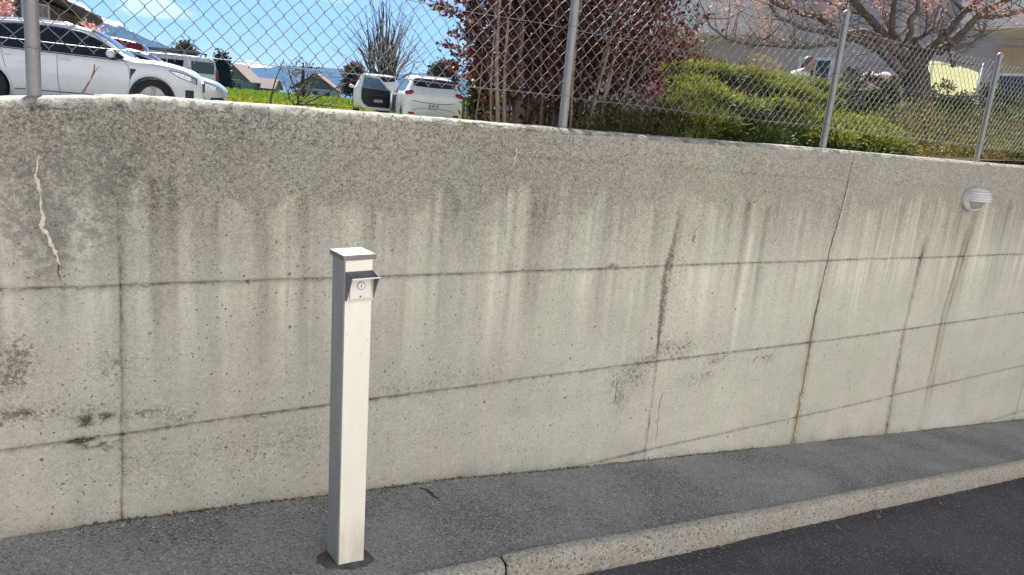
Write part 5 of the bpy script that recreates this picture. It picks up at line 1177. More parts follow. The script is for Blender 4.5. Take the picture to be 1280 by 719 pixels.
# ---- junipers, hedges and low shrubs
def spray_bush(name, label, cat, lobes, mat, N, ln, wd, up, seed, group=None, twig=None, spread=.6, inner=None, mat2=None, mix2=.45, shell=.70, per=130, tuft=.085):
    """lobes: (x, y, z, rx, ry, rz). Sprays of narrow leaves set over uneven lobes, denser at the surface"""
    k = np.random.RandomState(seed); lob = np.array(lobes, float)
    base = (lob[:,0].mean(), lob[:,1].mean(), float(hz(lob[:,0].mean(), lob[:,1].mean())))
    o = thing(name, label, cat, base, group=group)
    vol = lob[:,3]*lob[:,4]+.7*lob[:,3]*lob[:,5]+.7*lob[:,4]*lob[:,5]; cnt = np.maximum(4, (N/per*vol/vol.sum())).astype(int)
    C = []; D = []; W_ = []; TP_ = []
    for L_, c in zip(lob, cnt):
        d = rnd_dirs(k, c); d[:,2] = np.abs(d[:,2])*1.0-.35*k.uniform(0, 1, c); d /= np.linalg.norm(d, axis=1)[:,None]
        lump = .55+.85*fbm(d[:,0]*2.6+seed, d[:,1]*2.6+d[:,2]*2.0, seed+5, 3)
        r = (1-(1-shell)*k.uniform(0, 1, c)**1.6)*lump
        pc_ = L_[:3]+d*r[:,None]*L_[3:]; ax = d*spread+np.array([0,0,up])+k.normal(0, .25, (c, 3)); ax /= np.linalg.norm(ax, axis=1)[:,None]
        pc_ = np.repeat(pc_, per, 0); ax = np.repeat(ax, per, 0); n = len(pc_)
        of = k.normal(0, 1, (n, 3))*np.array([.62,.62,.42])*tuft; C.append(pc_+of); TP_.append(np.clip(.12+.42*np.repeat(d[:,2], per)+.5*of[:,2]/tuft, 0, 1)); q = ax*.7+of/tuft*.9+np.array([0,0,.25])+k.normal(0, .38, (n, 3)); D.append(q/np.linalg.norm(q, axis=1)[:,None])
        if twig is not None: W_ += [(L_[:3]-np.array([0,0,L_[5]*.8]), L_[:3]+dd*.75*L_[3:]) for dd in d[::max(1, c//22)]]
    C = np.concatenate(C); D = np.concatenate(D); n = len(C)
    zmin = hz(C[:,0], C[:,1])-.02; kp = C[:,2] > zmin; C, D = C[kp], D[kp]; n = len(C)
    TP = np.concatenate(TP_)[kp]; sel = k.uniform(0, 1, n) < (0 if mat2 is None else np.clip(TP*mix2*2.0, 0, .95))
    leaf_mesh('foliage', C[~sel], D[~sel], rnd_dirs(k, int((~sel).sum())), k.uniform(.6, 1.3, int((~sel).sum()))*ln, k.uniform(.7, 1.3, int((~sel).sum()))*wd, mat, o)
    if mat2 is not None: leaf_mesh('upper_foliage', C[sel], D[sel], rnd_dirs(k, int(sel.sum())), k.uniform(.6, 1.3, int(sel.sum()))*ln, k.uniform(.7, 1.3, int(sel.sum()))*wd, mat2, o)  # mostly upper leaves; in golden junipers this colour paints the sunlit tops
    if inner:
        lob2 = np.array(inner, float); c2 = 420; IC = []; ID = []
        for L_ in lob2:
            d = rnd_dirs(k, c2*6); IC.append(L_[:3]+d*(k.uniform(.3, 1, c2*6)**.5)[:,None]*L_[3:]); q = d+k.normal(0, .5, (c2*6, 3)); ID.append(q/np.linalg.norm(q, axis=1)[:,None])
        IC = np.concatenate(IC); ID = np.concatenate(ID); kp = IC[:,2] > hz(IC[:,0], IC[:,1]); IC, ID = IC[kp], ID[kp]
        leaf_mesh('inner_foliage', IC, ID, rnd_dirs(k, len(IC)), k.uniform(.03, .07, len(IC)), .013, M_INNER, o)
    m = MB(); g0 = np.array(base)
    for a, b in W_[:160]:
        a = np.array([a[0], a[1], min(a[2], float(hz(a[0], a[1]))+.05)]); mid = (a+b)/2+k.normal(0, .04, 3); m.tube([a, mid, b], [.010,.006,.003], 4, cap=False)
    if W_: tag(m.build('branch', twig, o), kind='stuff')
    return o
def lobe(px, py, y, rx, ry, rz):                               # px, py: middle of the lobe's top edge
    p = atY(px, py, y); return (p[0], p[1], p[2]-rz*.95, rx, ry, rz)
def shelf(px, py, y, rx, ry, rz): p = atY(px, py, y); return (p[0], p[1], p[2]-rz*.8, rx, ry, rz)
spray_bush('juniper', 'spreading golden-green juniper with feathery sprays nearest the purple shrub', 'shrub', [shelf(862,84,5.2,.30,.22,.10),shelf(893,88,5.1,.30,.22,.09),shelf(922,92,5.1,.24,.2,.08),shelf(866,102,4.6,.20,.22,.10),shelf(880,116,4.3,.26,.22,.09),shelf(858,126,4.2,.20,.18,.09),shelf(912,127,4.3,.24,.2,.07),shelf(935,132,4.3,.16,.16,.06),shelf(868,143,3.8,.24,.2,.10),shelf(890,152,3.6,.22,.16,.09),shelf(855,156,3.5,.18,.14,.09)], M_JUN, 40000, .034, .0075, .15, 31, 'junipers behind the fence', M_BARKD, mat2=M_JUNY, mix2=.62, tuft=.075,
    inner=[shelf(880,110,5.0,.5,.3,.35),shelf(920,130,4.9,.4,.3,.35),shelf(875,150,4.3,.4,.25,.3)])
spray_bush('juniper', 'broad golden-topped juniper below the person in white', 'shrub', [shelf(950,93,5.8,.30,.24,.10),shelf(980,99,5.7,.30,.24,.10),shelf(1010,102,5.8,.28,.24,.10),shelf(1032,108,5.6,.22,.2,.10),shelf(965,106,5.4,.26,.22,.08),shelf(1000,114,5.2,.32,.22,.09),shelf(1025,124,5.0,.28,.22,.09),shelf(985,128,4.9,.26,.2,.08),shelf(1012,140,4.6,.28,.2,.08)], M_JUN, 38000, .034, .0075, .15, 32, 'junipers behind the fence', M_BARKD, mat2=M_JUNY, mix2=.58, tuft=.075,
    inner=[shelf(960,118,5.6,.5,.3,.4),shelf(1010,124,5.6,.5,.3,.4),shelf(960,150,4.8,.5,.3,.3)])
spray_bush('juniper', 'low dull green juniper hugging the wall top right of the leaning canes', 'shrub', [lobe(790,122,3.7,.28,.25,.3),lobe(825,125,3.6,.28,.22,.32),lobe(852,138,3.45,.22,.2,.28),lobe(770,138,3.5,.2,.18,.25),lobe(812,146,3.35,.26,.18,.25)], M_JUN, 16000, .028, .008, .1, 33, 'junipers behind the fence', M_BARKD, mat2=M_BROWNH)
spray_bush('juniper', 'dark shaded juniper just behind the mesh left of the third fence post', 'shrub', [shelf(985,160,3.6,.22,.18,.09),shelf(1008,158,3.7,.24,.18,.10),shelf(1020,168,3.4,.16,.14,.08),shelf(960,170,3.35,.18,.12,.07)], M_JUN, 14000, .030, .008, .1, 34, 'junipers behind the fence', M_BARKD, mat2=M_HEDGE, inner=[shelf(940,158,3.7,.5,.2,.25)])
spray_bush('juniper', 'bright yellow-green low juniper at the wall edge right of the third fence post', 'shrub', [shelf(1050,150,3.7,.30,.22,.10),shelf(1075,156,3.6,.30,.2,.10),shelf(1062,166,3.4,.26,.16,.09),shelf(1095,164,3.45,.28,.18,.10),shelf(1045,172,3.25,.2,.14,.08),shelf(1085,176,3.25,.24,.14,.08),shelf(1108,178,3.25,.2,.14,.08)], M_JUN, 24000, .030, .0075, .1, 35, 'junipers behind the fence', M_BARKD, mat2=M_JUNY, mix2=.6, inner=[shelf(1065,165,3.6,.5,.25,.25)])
spray_bush('clipped_hedge', 'brown twiggy low hedge along the wall at the right, beside the last fence post', 'hedge', [lobe(1125,146,3.9,.45,.35,.45),lobe(1165,141,3.9,.5,.35,.5),lobe(1205,141,3.9,.5,.35,.5),lobe(1240,145,3.9,.55,.35,.5),lobe(1275,150,3.9,.6,.35,.5),lobe(1310,152,3.9,.6,.4,.5),lobe(1150,170,3.35,.4,.2,.3),lobe(1200,178,3.35,.5,.2,.32),lobe(1260,182,3.4,.6,.22,.35),lobe(1225,176,3.25,.4,.16,.3),lobe(1285,184,3.25,.5,.18,.3)], M_BROWNH, 60000, .034, .013, .9, 36, None, M_BARK, mat2=M_HTIP, mix2=.62, shell=.6, tuft=.12, per=60)
hl = []
for px, py in ((1052,97),(1078,95),(1106,96),(1132,98),(1160,108),(1190,110),(1222,109),(1252,108),(1285,108)):
    p = atX(px, py, 8.9); hl.append((p[0], p[1], p[2]-.50, .45, .50, .55)); hl.append((p[0]-.15, p[1]-.1, p[2]-.85, .45, .5, .5))
spray_bush('clipped_hedge', 'dark green clipped hedge running behind the thick cherry trunk', 'hedge', hl, M_HEDGE, 34000, .05, .022, .4, 37, None, M_BARKD, shell=.75)
spray_bush('barberry', 'dark red barberry below the balcony, behind the golden juniper', 'shrub', [lobe(862,66,7.4,.45,.4,.5),lobe(893,64,7.4,.5,.4,.5),lobe(922,70,7.4,.45,.4,.5),lobe(850,76,7.0,.35,.3,.4)], M_REDL, 8000, .045, .025, .4, 38, None, M_BARK, mat2=M_HEDGE)
spray_bush('dry_shrub', 'pale bare twiggy shrub beside the golden juniper below the house wall', 'shrub', [lobe(955,74,7.0,.35,.3,.4),lobe(972,84,6.8,.3,.3,.35)], M_DRY, 2600, .04, .010, .6, 39, None, M_BARKL)
spray_bush('leafy_shrub', 'small fresh green shrub at the right edge behind the last fence post', 'shrub', [lobe(1262,168,3.3,.25,.16,.2),lobe(1245,140,4.6,.2,.2,.2)], M_LGREEN, 1500, .035, .018, .4, 40)
# grass tufts at the wall top
def tuft(px, py, y, n, ln, mat, seed, lean=.35):
    k = np.random.RandomState(seed); p = atY(px, py, y); C = np.tile(np.array([p[0], p[1], float(hz(p[0], p[1]))]), (n, 1))+k.normal(0, .03, (n, 3))*[1,1,.2]
    D = k.normal(0, lean, (n, 3)); D[:,2] = 1; D /= np.linalg.norm(D, axis=1)[:,None]; return C, D, k.uniform(.5, 1.2, n)*ln
C = []; D = []; Ln = []
for i, (px, py, y, n, ln) in enumerate([(858,178,3.1,30,.22),(880,180,3.1,25,.2),(770,168,3.15,40,.16),(790,170,3.2,30,.14),(745,165,3.2,25,.14),(1090,190,3.1,18,.12)]+[(int(x), 170, 3.2, 8, .10) for x in np.linspace(700, 900, 9)]+[(int(x), 155, 6.0+1.5*(j % 4), 60, .16) for j, x in enumerate(np.linspace(572, 640, 24))]):
    c, d, l = tuft(px, py, y, n, ln, None, 900+i); C.append(c); D.append(d); Ln.append(l)
C = np.concatenate(C); D = np.concatenate(D); Ln = np.concatenate(Ln)
rl = np.random.RandomState(8); tag(leaf_mesh('grass', C, D, rnd_dirs(rl, len(C)), Ln, .007, M_BLADE), 'grass blades growing behind the wall top and round the boulder', 'grass', kind='stuff')

M_CHERRY = plain('cherry_bark', (.105,.080,.070), .9, var=.5, scale=14, bump=.8)
# ---- cherry tree with thick pruned limbs
ct = at(1146, 150, 8.4); cz_ = float(hz(ct[0], ct[1]))
cherry = thing('cherry_tree', 'old pruned cherry tree with thick dark limbs and pink buds left of the last post', 'tree', (ct[0], ct[1], cz_))
rs = np.random.RandomState(51)
def limb(pts, w0, w1, dep0=8.4, dep1=None, name='limb', mat=M_CHERRY, n=8, knob=.12):
    """pts in photograph pixels, w0 and w1 thickness in pixels"""
    dep1 = dep0 if dep1 is None else dep1; pts = np.array(pts, float); s = np.concatenate([[0], np.cumsum(np.hypot(*np.diff(pts, axis=0).T))]); m_ = max(8, int(s[-1]/5))
    u = np.linspace(0, s[-1], m_); x = np.interp(u, s, pts[:,0]); y = np.interp(u, s, pts[:,1]); f = u/s[-1]; dd = dep0+(dep1-dep0)*f
    q = [at(a, b, c) for a, b, c in zip(x+rs.normal(0, .5, m_), y+rs.normal(0, .5, m_), dd)]
    r = (w0+(w1-w0)*f)*dd/F_PX/2*(1+knob*rs.normal(0, 1, m_)); m = MB(); m.tube(q, list(np.maximum(r, .003)), n); return m.build(name, mat, cherry, True), q
limb([(1147,175),(1146,140),(1145,110),(1142,88),(1138,66),(1130,52)], 44, 27, name='trunk', mat=M_BARKD, n=14, knob=.04)
limb([(1141,90),(1152,72),(1166,58)], 26, 16, name='trunk', mat=M_BARKD, n=12, knob=.04)
LI = []
for pts, a, b, d in ([[(1130,92),(1100,62),(1075,50),(1058,46),(1040,42)],11,8,8.0],[[(1132,70),(1095,48),(1075,42),(1050,45),(1036,31),(1023,21),(995,16),(981,9),(960,0)],15,5,8.1],[[(1048,43),(1030,39),(1005,35),(986,27),(972,22),(963,6)],8,4,7.8],
    [[(1060,58),(1035,55),(1016,59),(995,60),(983,58),(961,57),(940,56),(909,50),(888,33),(881,19)],5,2,7.7],[[(1128,66),(1111,49),(1096,34),(1085,21),(1070,6),(1060,-12)],12,8,8.6],[[(1126,58),(1115,40),(1115,22),(1120,-10)],9,6,8.3],[[(1118,50),(1104,30),(1102,-8)],6,4,8.6],
    [[(1132,56),(1139,41),(1137,22),(1148,13),(1147,-10)],9,5,8.0],[[(1136,52),(1156,44),(1171,32),(1178,10)],7,3,8.3],[[(1158,64),(1183,41),(1205,15),(1232,-8)],12,8,8.2],[[(1172,64),(1188,56),(1205,36),(1220,21),(1250,4),(1280,-12)],13,8,8.5],[[(1222,20),(1246,21),(1273,15),(1300,12)],7,4,8.4],
    [[(1180,62),(1196,60),(1215,54),(1228,43),(1232,30)],6,3,8.0],[[(1188,58),(1191,70),(1192,81)],7,8,8.0],[[(1181,36),(1184,48),(1190,60)],5,6,8.0],[[(1085,20),(1060,14),(1030,0)],4,2,8.6],[[(1205,15),(1190,0),(1186,-10)],5,3,8.2],[[(1156,44),(1160,20),(1152,-8)],3,2,8.1]):
    o_b, q = limb(pts, a, b, d, d+rs.normal(0, .25)); LI.append(q)
m = MB(); tw = []
for q in LI:                                                    # thin shoots
    for i in range(2, len(q)):
        for _ in range(2):
            if rs.uniform() < .55:
                d = rs.normal(size=3); d[2] = abs(d[2])*1.2-.25; d /= np.linalg.norm(d); l = rs.uniform(.12, .65); k = q[i]+d*l*.5+rs.normal(0, .03, 3); e = q[i]+d*l+np.array([0,0,.10*l])
                m.tube([q[i], k, e], [.006,.004,.002], 4, cap=False); tw.append((q[i], k, e))
for i in range(120):                                            # shoots reaching in from the crown above the frame
    p = at(rs.uniform(860, 1290), rs.uniform(-60, 22), rs.uniform(7.4, 9.0)); d = rs.normal(size=3); d /= np.linalg.norm(d); l = rs.uniform(.2, .5); k = p+d*l*.5+rs.normal(0, .03, 3); e = p+d*l
    if rs.uniform() < .45: m.tube([p, k, e], [.005,.0035,.002], 4, cap=False); tw.append((p, k, e))
tag(m.build('twig', M_BARK, cherry), kind='stuff')
C = []; D = []
for a, k, e in tw:
    if rs.uniform() < .15:
        for j in range(rs.randint(1, 3)):
            c = a+(e-a)*rs.uniform(.3, 1.05)
            for s in range(rs.randint(4, 9)): C.append(c+rs.normal(0, .020, 3)); D.append(rs.normal(size=3))
for px, py, n in ((957,33,34),(948,8,26),(910,12,22),(912,34,14),(924,36,12),(870,40,14),(942,30,8),(960,42,18),(1040,12,30),(1052,8,14),(1168,8,22),(1215,4,22),(1246,12,22),(1160,2,18),(905,24,14),(1274,18,20),(1100,6,14),(985,8,20),(930,2,22),(895,2,14),(1020,6,12)):
    for i in range(n):
        c = at(px+rs.normal(0, 7), py+rs.normal(0, 7), 7.8+rs.normal(0, .12))
        for s in range(4): C.append(c+rs.normal(0, .014, 3)); D.append(rs.normal(size=3))
C = np.array(C); D = np.array(D); D /= np.linalg.norm(D, axis=1)[:,None]
leaf_mesh('blossom_bud', C, D, rnd_dirs(rs, len(C)), rs.uniform(.018, .034, len(C)), rs.uniform(.012, .02, len(C)), M_BUD, cherry)
m = MB()
for k in range(26): pass
m.tube([at(1180+14*math.sin(u*7)*.6+u*8, 75+6*math.cos(u*9)+u*1.5, 7.9) for u in np.linspace(0, 3, 60)], .004, 4); m.build('wire_loop', M_GALV, cherry)

# ---- pollarded tree behind the white hatchback
pb_ = at(481, 128, 33); zb = float(hz(pb_[0], pb_[1])); pol = thing('pollarded_tree', 'leafless pollarded tree with a fan of straight shoots behind the white hatchback', 'tree', (pb_[0], pb_[1], zb))
rs = np.random.RandomState(61)
m = MB(); m.tube([(pb_[0], pb_[1], zb-.2)]+[at(481+rs.normal(0,.5), y, 33) for y in (115, 100, 92)], [.42,.36,.36,.42], 12); m.build('trunk', M_BARKD, pol, True)
M_SHOOT = plain('grey_shoot_bark', (.20,.17,.145), .85, var=.3, scale=6)
thick = [(478,94,479,2,6.5),(471,92,466,34,5),(489,94,494,30,5.5),(463,92,459,38,4.5),(474,92,472,28,5),(484,92,484,18,5),(494,94,505,32,3.5),(460,93,449,80,4),(496,95,520,55,3),(457,95,440,68,3),(468,92,462,55,6),(490,92,493,55,6.5),(480,92,482,40,8),(465,95,447,52,3.5),(477,92,475,10,3.5),(486,92,488,5,3.5),(500,96,529,72,2.5),(455,96,434,80,2.5)]
for xa, ya, xb, yb, w_ in thick:
    dd = 33+rs.normal(0, .5); m = MB(); a, b = at(xa, ya+4, 33), at(xb, yb, dd); m.tube([a+(b-a)*u+rs.normal(0, .05, 3) for u in np.linspace(0, 1, 7)], list(np.linspace(w_*.033*.40, w_*.033*.14, 7)), 6); m.build('limb', M_BARKD if w_ > 4 else M_BARK, pol, True)
m = MB()
for i in range(110):
    f = rs.normal(0, .42); xa = 480+f*26; ya = 92-rs.uniform(0, 40)*(1-abs(f)); an = f*1.0+rs.normal(0, .16); l = rs.uniform(28, 92)*(1-.35*min(1, abs(f)))
    xb = xa+l*math.sin(an); yb = max(-30, ya-l*math.cos(an)); dd = 33+rs.normal(0, .7); a, b = at(xa, ya, dd), at(xb, yb, dd+rs.normal(0, .3)); mid = (a+b)/2+rs.normal(0, .06, 3)
    m.tube([a, mid, b], [.022,.014,.006], 4, cap=False)
tag(m.build('shoot', M_SHOOT, pol), kind='stuff')

# ---- conifer, far bushes and trees
def blob_tree(name, label, cat, px, py_base, py_top, depth, wpx, mat, N, leaf, seed, cone=False, trunk=M_BARKD, group=None, zoff=0.0):
    k = np.random.RandomState(seed); b = at(px, py_base, depth); h = (py_base-py_top)*depth/F_PX; w_ = wpx*depth/F_PX/2
    o = thing(name, label, cat, b, group=group); C = []; D = []
    m = MB(); gz0 = np.array([b[0], b[1], min(b[2]-1.0, float(hz(b[0], b[1]))-.1)]); m.tube([gz0, b+np.array([0,0,h*.5]), b+np.array([0,0,h*.92])], [w_*.16,w_*.10,w_*.03], 6); m.build('trunk', trunk, o, True)
    for c in range(N//9):
        if cone: f = k.uniform(0, 1)**1.4; r = w_*(1-f)*(.75+.5*vn(f*14, seed, 3))*k.uniform(.3, 1); z = h*(.04+.96*f)
        else: f = k.uniform(0, 1); r = w_*math.sqrt(max(0, 1-(f*1.7-.7)**2 if f > .4 else .95))*k.uniform(.25, 1)*(.7+.5*float(vn(f*5+k.uniform(0,1), seed))); z = h*f
        a = k.uniform(0, 6.283); p0 = b+np.array([r*math.cos(a), r*math.sin(a), z])
        ax = np.array([math.cos(a), math.sin(a), -.35 if cone else .5])
        for s in range(9): C.append(p0+k.normal(0, leaf*.9, 3)); q = ax+k.normal(0, .5, 3); D.append(q/np.linalg.norm(q))
    C = np.array(C); leaf_mesh('crown', C, np.array(D), rnd_dirs(k, len(C)), k.uniform(.7, 1.5, len(C))*leaf, k.uniform(.35, .7, len(C))*leaf, mat, o)
    return o
blob_tree('conifer', 'dark pointed conifer standing left of the far grey farmhouse', 'tree', 277, 117, 71, 140, 22, M_CONIF, 6000, .55, 71, True)
M_FARB = leafy('bare_bush_twigs', (.060,.045,.035), (.11,.085,.06), .2)
blob_tree('bare_bush', 'brown rounded leafless bush left of the pollarded tree', 'bush', 443, 118, 84, 70, 32, M_FARB, 5000, .22, 72)
blob_tree('bare_tree', 'brown leafless treetop behind the roof rack of the white van', 'tree', 232, 110, 58, 95, 36, M_FARB, 3600, .35, 73)
blob_tree('bare_tree', 'grey-green rounded treetop right of the white hatchback roof', 'tree', 553, 125, 82, 80, 34, M_FARB, 3600, .30, 74)
blob_tree('conifer', 'small dark conifer peeping above the white hatchback roof', 'tree', 541, 125, 87, 90, 12, M_CONIF, 1800, .4, 75, True)
blob_tree('dark_shrub', 'dark green bush between the white hatchback and the purple shrub', 'bush', 602, 146, 62, 12, 30, M_HEDGE, 6000, .07, 76)
blob_tree('blossom_tree', 'small pink-blossomed tree between the chalet eave and the white car roof', 'tree', 114, 100, 34, 26, 54, M_PINKB, 1200, .09, 77)
blob_tree('blossom_tree', 'pink blossom twigs in the upper left corner in front of the chalet', 'tree', -4, 16, -60, 22, 44, M_PINKB, 2000, .09, 78)
blob_tree('bare_bush', 'sparse bare orchard bush in front of the far gabled farmhouse', 'bush', 378, 124, 76, 90, 44, M_FARB, 420, .30, 79)

# ---- saplings and stray twigs behind the wall
def sapling(name, label, lines_, y, mat, seed, w0=.006, side=.5, cat='sapling'):
    k = np.random.RandomState(seed); p0 = atY(*lines_[0][0], y); o = thing(name, label, cat, (p0[0], p0[1], float(hz(p0[0], p0[1]))))
    for li, pts in enumerate(lines_):
        pts = np.array(pts, float); s = np.concatenate([[0], np.cumsum(np.hypot(*np.diff(pts, axis=0).T))]); u = np.linspace(0, s[-1], 12)
        q = [atY(a, b, y+.02*math.sin(i)) for i, (a, b) in enumerate(zip(np.interp(u, s, pts[:,0]), np.interp(u, s, pts[:,1])))]
        if li == 0: q = [np.array([q[0][0], q[0][1], float(hz(q[0][0], q[0][1]))])]+q
        m = MB(); m.tube(q, list(np.linspace(w0, w0*.45, len(q))), 6)
        for i in range(3, len(q)-1):
            if k.uniform() < side:
                d = q[i+1]-q[i]; d /= np.linalg.norm(d)+1e-9; d = d+k.normal(0, .6, 3); e = q[i]+d/np.linalg.norm(d)*k.uniform(.02, .10); m.tube([q[i], e], [w0*.45, w0*.25], 4)
        m.build('stem', mat, o, True)
    return o
M_RTWIG = plain('reddish_twig', (.20,.105,.085), .8, var=.3, scale=30)
sapling('bare_twig', 'single reddish twig rising in front of the large white car door', [[(98,124),(106,112),(113,100),(118,88),(118,80)]], 2.99, M_RTWIG, 81, .0045, .15, 'twig')
sapling('sapling', 'thin upright bare sapling left of the far gabled farmhouse', [[(338,128),(341,112),(345,98),(350,86),(355,74)]], 3.15, M_BARKD, 82, .004, .8)
sapling('sapling', 'bushy bare sapling with a long branch reaching right towards the open car door', [[(372,136),(380,130),(398,122),(415,113),(430,105),(450,99)],[(374,132),(371,118),(368,108),(362,96)],[(372,132),(374,115),(381,104),(390,92)],[(370,133),(362,124),(360,112)],[(376,131),(392,131),(410,132),(425,134)],[(366,134),(378,124),(392,114)]], 3.2, M_BARKD, 83, .004, .9)
k = np.random.RandomState(84); dg_ = thing('dry_grass_tuft', 'dry straw-coloured grass tuft behind the wall, right of the van', 'grass tuft', (*at(297, 128, 9)[:2], float(hz(*at(297,128,9)[:2]))))
c0 = at(297, 128, 9); n = 420; C = np.tile(c0, (n, 1))+k.normal(0, .05, (n, 3)); D = k.normal(0, .33, (n, 3)); D[:,2] = 1; D /= np.linalg.norm(D, axis=1)[:,None]
C[:,2] = hz(C[:,0], C[:,1]); leaf_mesh('blade', C, D, rnd_dirs(k, n), k.uniform(.2, .62, n), .009, M_DRY, dg_)

# ---- boulder and paling fence beside the purple shrub
bp = at(612, 142, 15); rk = MB(); k = np.random.RandomState(91); n, m_ = 40, 22; Pq = np.zeros((m_+1, n, 3))
for i in range(m_+1):
    th = math.pi*i/m_
    for j in range(n):
        a = 2*math.pi*j/n; d = np.array([math.sin(th)*math.cos(a), math.sin(th)*math.sin(a), math.cos(th)])
        r = .75+.55*float(fbm(d[0]*2+3+d[2], d[1]*2+5+d[2]*1.3, 92, 4)); Pq[i,j] = d*r*np.array([.34,.30,.29])
rk.v = [tuple(p+np.array([bp[0], bp[1], bp[2]-.02])) for p in Pq.reshape(-1, 3)]; rk.f = [(i*n+j, (i+1)*n+j, (i+1)*n+(j+1) % n, i*n+(j+1) % n) for i in range(m_) for j in range(n)]; rk.m = [0]*len(rk.f)
tag(rk.build('boulder', plain('grey_boulder', (.20,.19,.185), .9, var=.5, scale=6, bump=.8), None, True), 'grey boulder on the grass at the foot of the purple shrub', 'boulder')
q0 = at(590, 128, 18.5); pf = thing('paling_fence', 'dark wooden paling fence behind the boulder', 'fence', (q0[0], q0[1], float(hz(q0[0], q0[1]))))
for i in range(20):
    p = at(580+i*5.2, 128, 18.5+.012*i); g = float(hz(p[0], p[1])); m = MB(); m.box((p[0], p[1], g+.50), (.075,.022,1.0+.04*math.sin(i*5)), Matrix.Rotation(fa, 3, 'Z')); m.build('paling', M_WOODD, pf)
for zz_ in (.3, .8):
    a, b = at(578, 128, 18.56), at(684, 128, 18.8); m = MB(); m.tube([(a[0], a[1], float(hz(a[0], a[1]))+zz_), (b[0], b[1], float(hz(b[0], b[1]))+zz_)], .035, 4); m.build('rail', M_WOODD, pf)

# ================================================================== APARTMENT HOUSE ON THE RIGHT
BX, PXX = 14.0, 12.5; ZS = 3.58; GR = 1.62
M_VIOL = plain('mauve_grey_render', (.43,.385,.38), .9, var=.06, scale=1.5, bump=.15)
M_PARA = plain('grey_concrete_parapet', (.54,.54,.53), .85, var=.08, scale=2)
M_SOFF = plain('cream_soffit', (.82,.75,.60), .85, var=.05)
M_BRNB = plain('tan_brown_fascia', (.44,.34,.23), .8, var=.08)
M_STEELF = plain('grey_rail_paint', (.35,.36,.37), .5, .3)
apt = thing('apartment_house', 'mauve-grey apartment house with concrete balconies behind the cherry tree', 'building', (16, 8, GR))
def bx(name, x0, x1, y0, y1, z0, z1, mat, parent=apt):
    m = MB(); m.box(((x0+x1)/2, (y0+y1)/2, (z0+z1)/2), (x1-x0, y1-y0, z1-z0)); return m.build(name, mat, parent)
bx('wall', BX, BX+9, -3, 20, GR-.5, 11, M_VIOL)
yl = atX(937, 30, PXX)[1]; yr = atX(1197, 30, PXX)[1]
def balcony(y0, y1):
    s = bx('balcony_slab', PXX, BX-.002, y0, y1, ZS, ZS+.20, M_PARA)
    bx('balcony_soffit', PXX+.05, BX-.004, y0+.05, y1-.05, ZS-.02, ZS-.003, M_SOFF, s)
    p_ = bx('balcony_parapet', PXX, PXX+.12, y0, y1, ZS+.203, ZS+.74, M_PARA); bx('balcony_parapet', PXX+.122, BX-.01, y0, y0+.12, ZS+.203, ZS+.74, M_PARA)
    m = MB()
    for yy in np.arange(y0+.1, y1, .9): m.box((PXX+.06, yy, ZS+.88), (.03,.03,.27))
    m.box((PXX+.06, (y0+y1)/2, ZS+1.03), (.05, y1-y0, .04)); m.build('balcony_rail', M_STEELF, p_)
balcony(yl, 17.5); balcony(-2.5, yr)
bx('balcony_slab', PXX, BX-.002, yl, 17.5, ZS+2.8, ZS+3.0, M_PARA); bx('balcony_slab', PXX, BX-.002, -2.5, yr, ZS+2.8, ZS+3.0, M_PARA)
bx('fascia', BX-.06, BX-.003, -2.5, yr-.1, 2.98, 3.42, M_BRNB)
def window(y0, y1, z0, z1, n=2):
    f = bx('window', BX-.05, BX-.001, y0-.07, y1+.07, z0-.07, z1+.07, M_WFR)
    for k in range(n):
        a = y0+(y1-y0)*k/n+.03; b = y0+(y1-y0)*(k+1)/n-.03; bx('pane', BX-.062, BX-.0505, a, b, z0, z1, M_GLASSD, f)
wy0, wy1 = atX(1040, 85, BX)[1], atX(1002, 85, BX)[1]; zt0 = atX(1020, 76, BX)[2]
window(wy0, wy1, 1.7, zt0, 2)
wy = atX(1252, 85, BX)[1]; window(-2.0, wy, 1.75, 2.93, 3)
a_, b_ = atX(930, 6, BX)[1], atX(880, 6, BX)[1]; window(a_, b_+1.2, ZS+.25, ZS+2.4, 3)
window(1.0, 4.0, ZS+.25, ZS+2.4, 3); window(6.6, 7.9, 5.0, 6.3, 2)
cp = atX(1137, 20, 12.9); m = MB(); m.lathe((cp[0], cp[1], GR-.3), [(.19,0),(.19,9.5)], 20); m.build('column', M_VIOL, apt, True)
# washing and chair on the left balcony
lp = atX(892, 4, 12.95); m = MB(); n = 14; Pq = np.zeros((n, 8, 3))
for i in range(n):
    for j in range(8): Pq[i,j] = (PXX+.04-.10*(j > 3)*0+.03*math.sin(i*1.1)*(j/7), lp[1]+.32-.6*i/n, ZS+1.07-.42*j/7)
m.grid(Pq); v0 = len(m.v); Pq2 = Pq.copy(); Pq2[...,0] -= .006; m.grid(Pq2[::-1])
tag(m.build('towel', plain('light_blue_cloth', (.22,.36,.58), .9, var=.08), None, True), 'light blue towel hanging over the rail of the left balcony', 'towel')
cy = atX(872, 4, 13.1)[1]; bc2 = thing('balcony_chair', 'dark chair standing on the left balcony behind the parapet', 'chair', (13.2, cy, ZS+.203))
for nm, c, s in (('seat',(0,0,.44),(.46,.48,.05)),('backrest',(.22,0,.85),(.05,.48,.5))):
    m = MB(); m.box(c, s, bev=.01); m.build(nm, M_CTRIM, bc2, world=False)
for sx_ in (-1,1):
    for sy_ in (-1,1): m = MB(); m.box((sx_*.2, sy_*.2, .207), (.035,.035,.413)); m.build('leg', M_CTRIM, bc2, world=False)
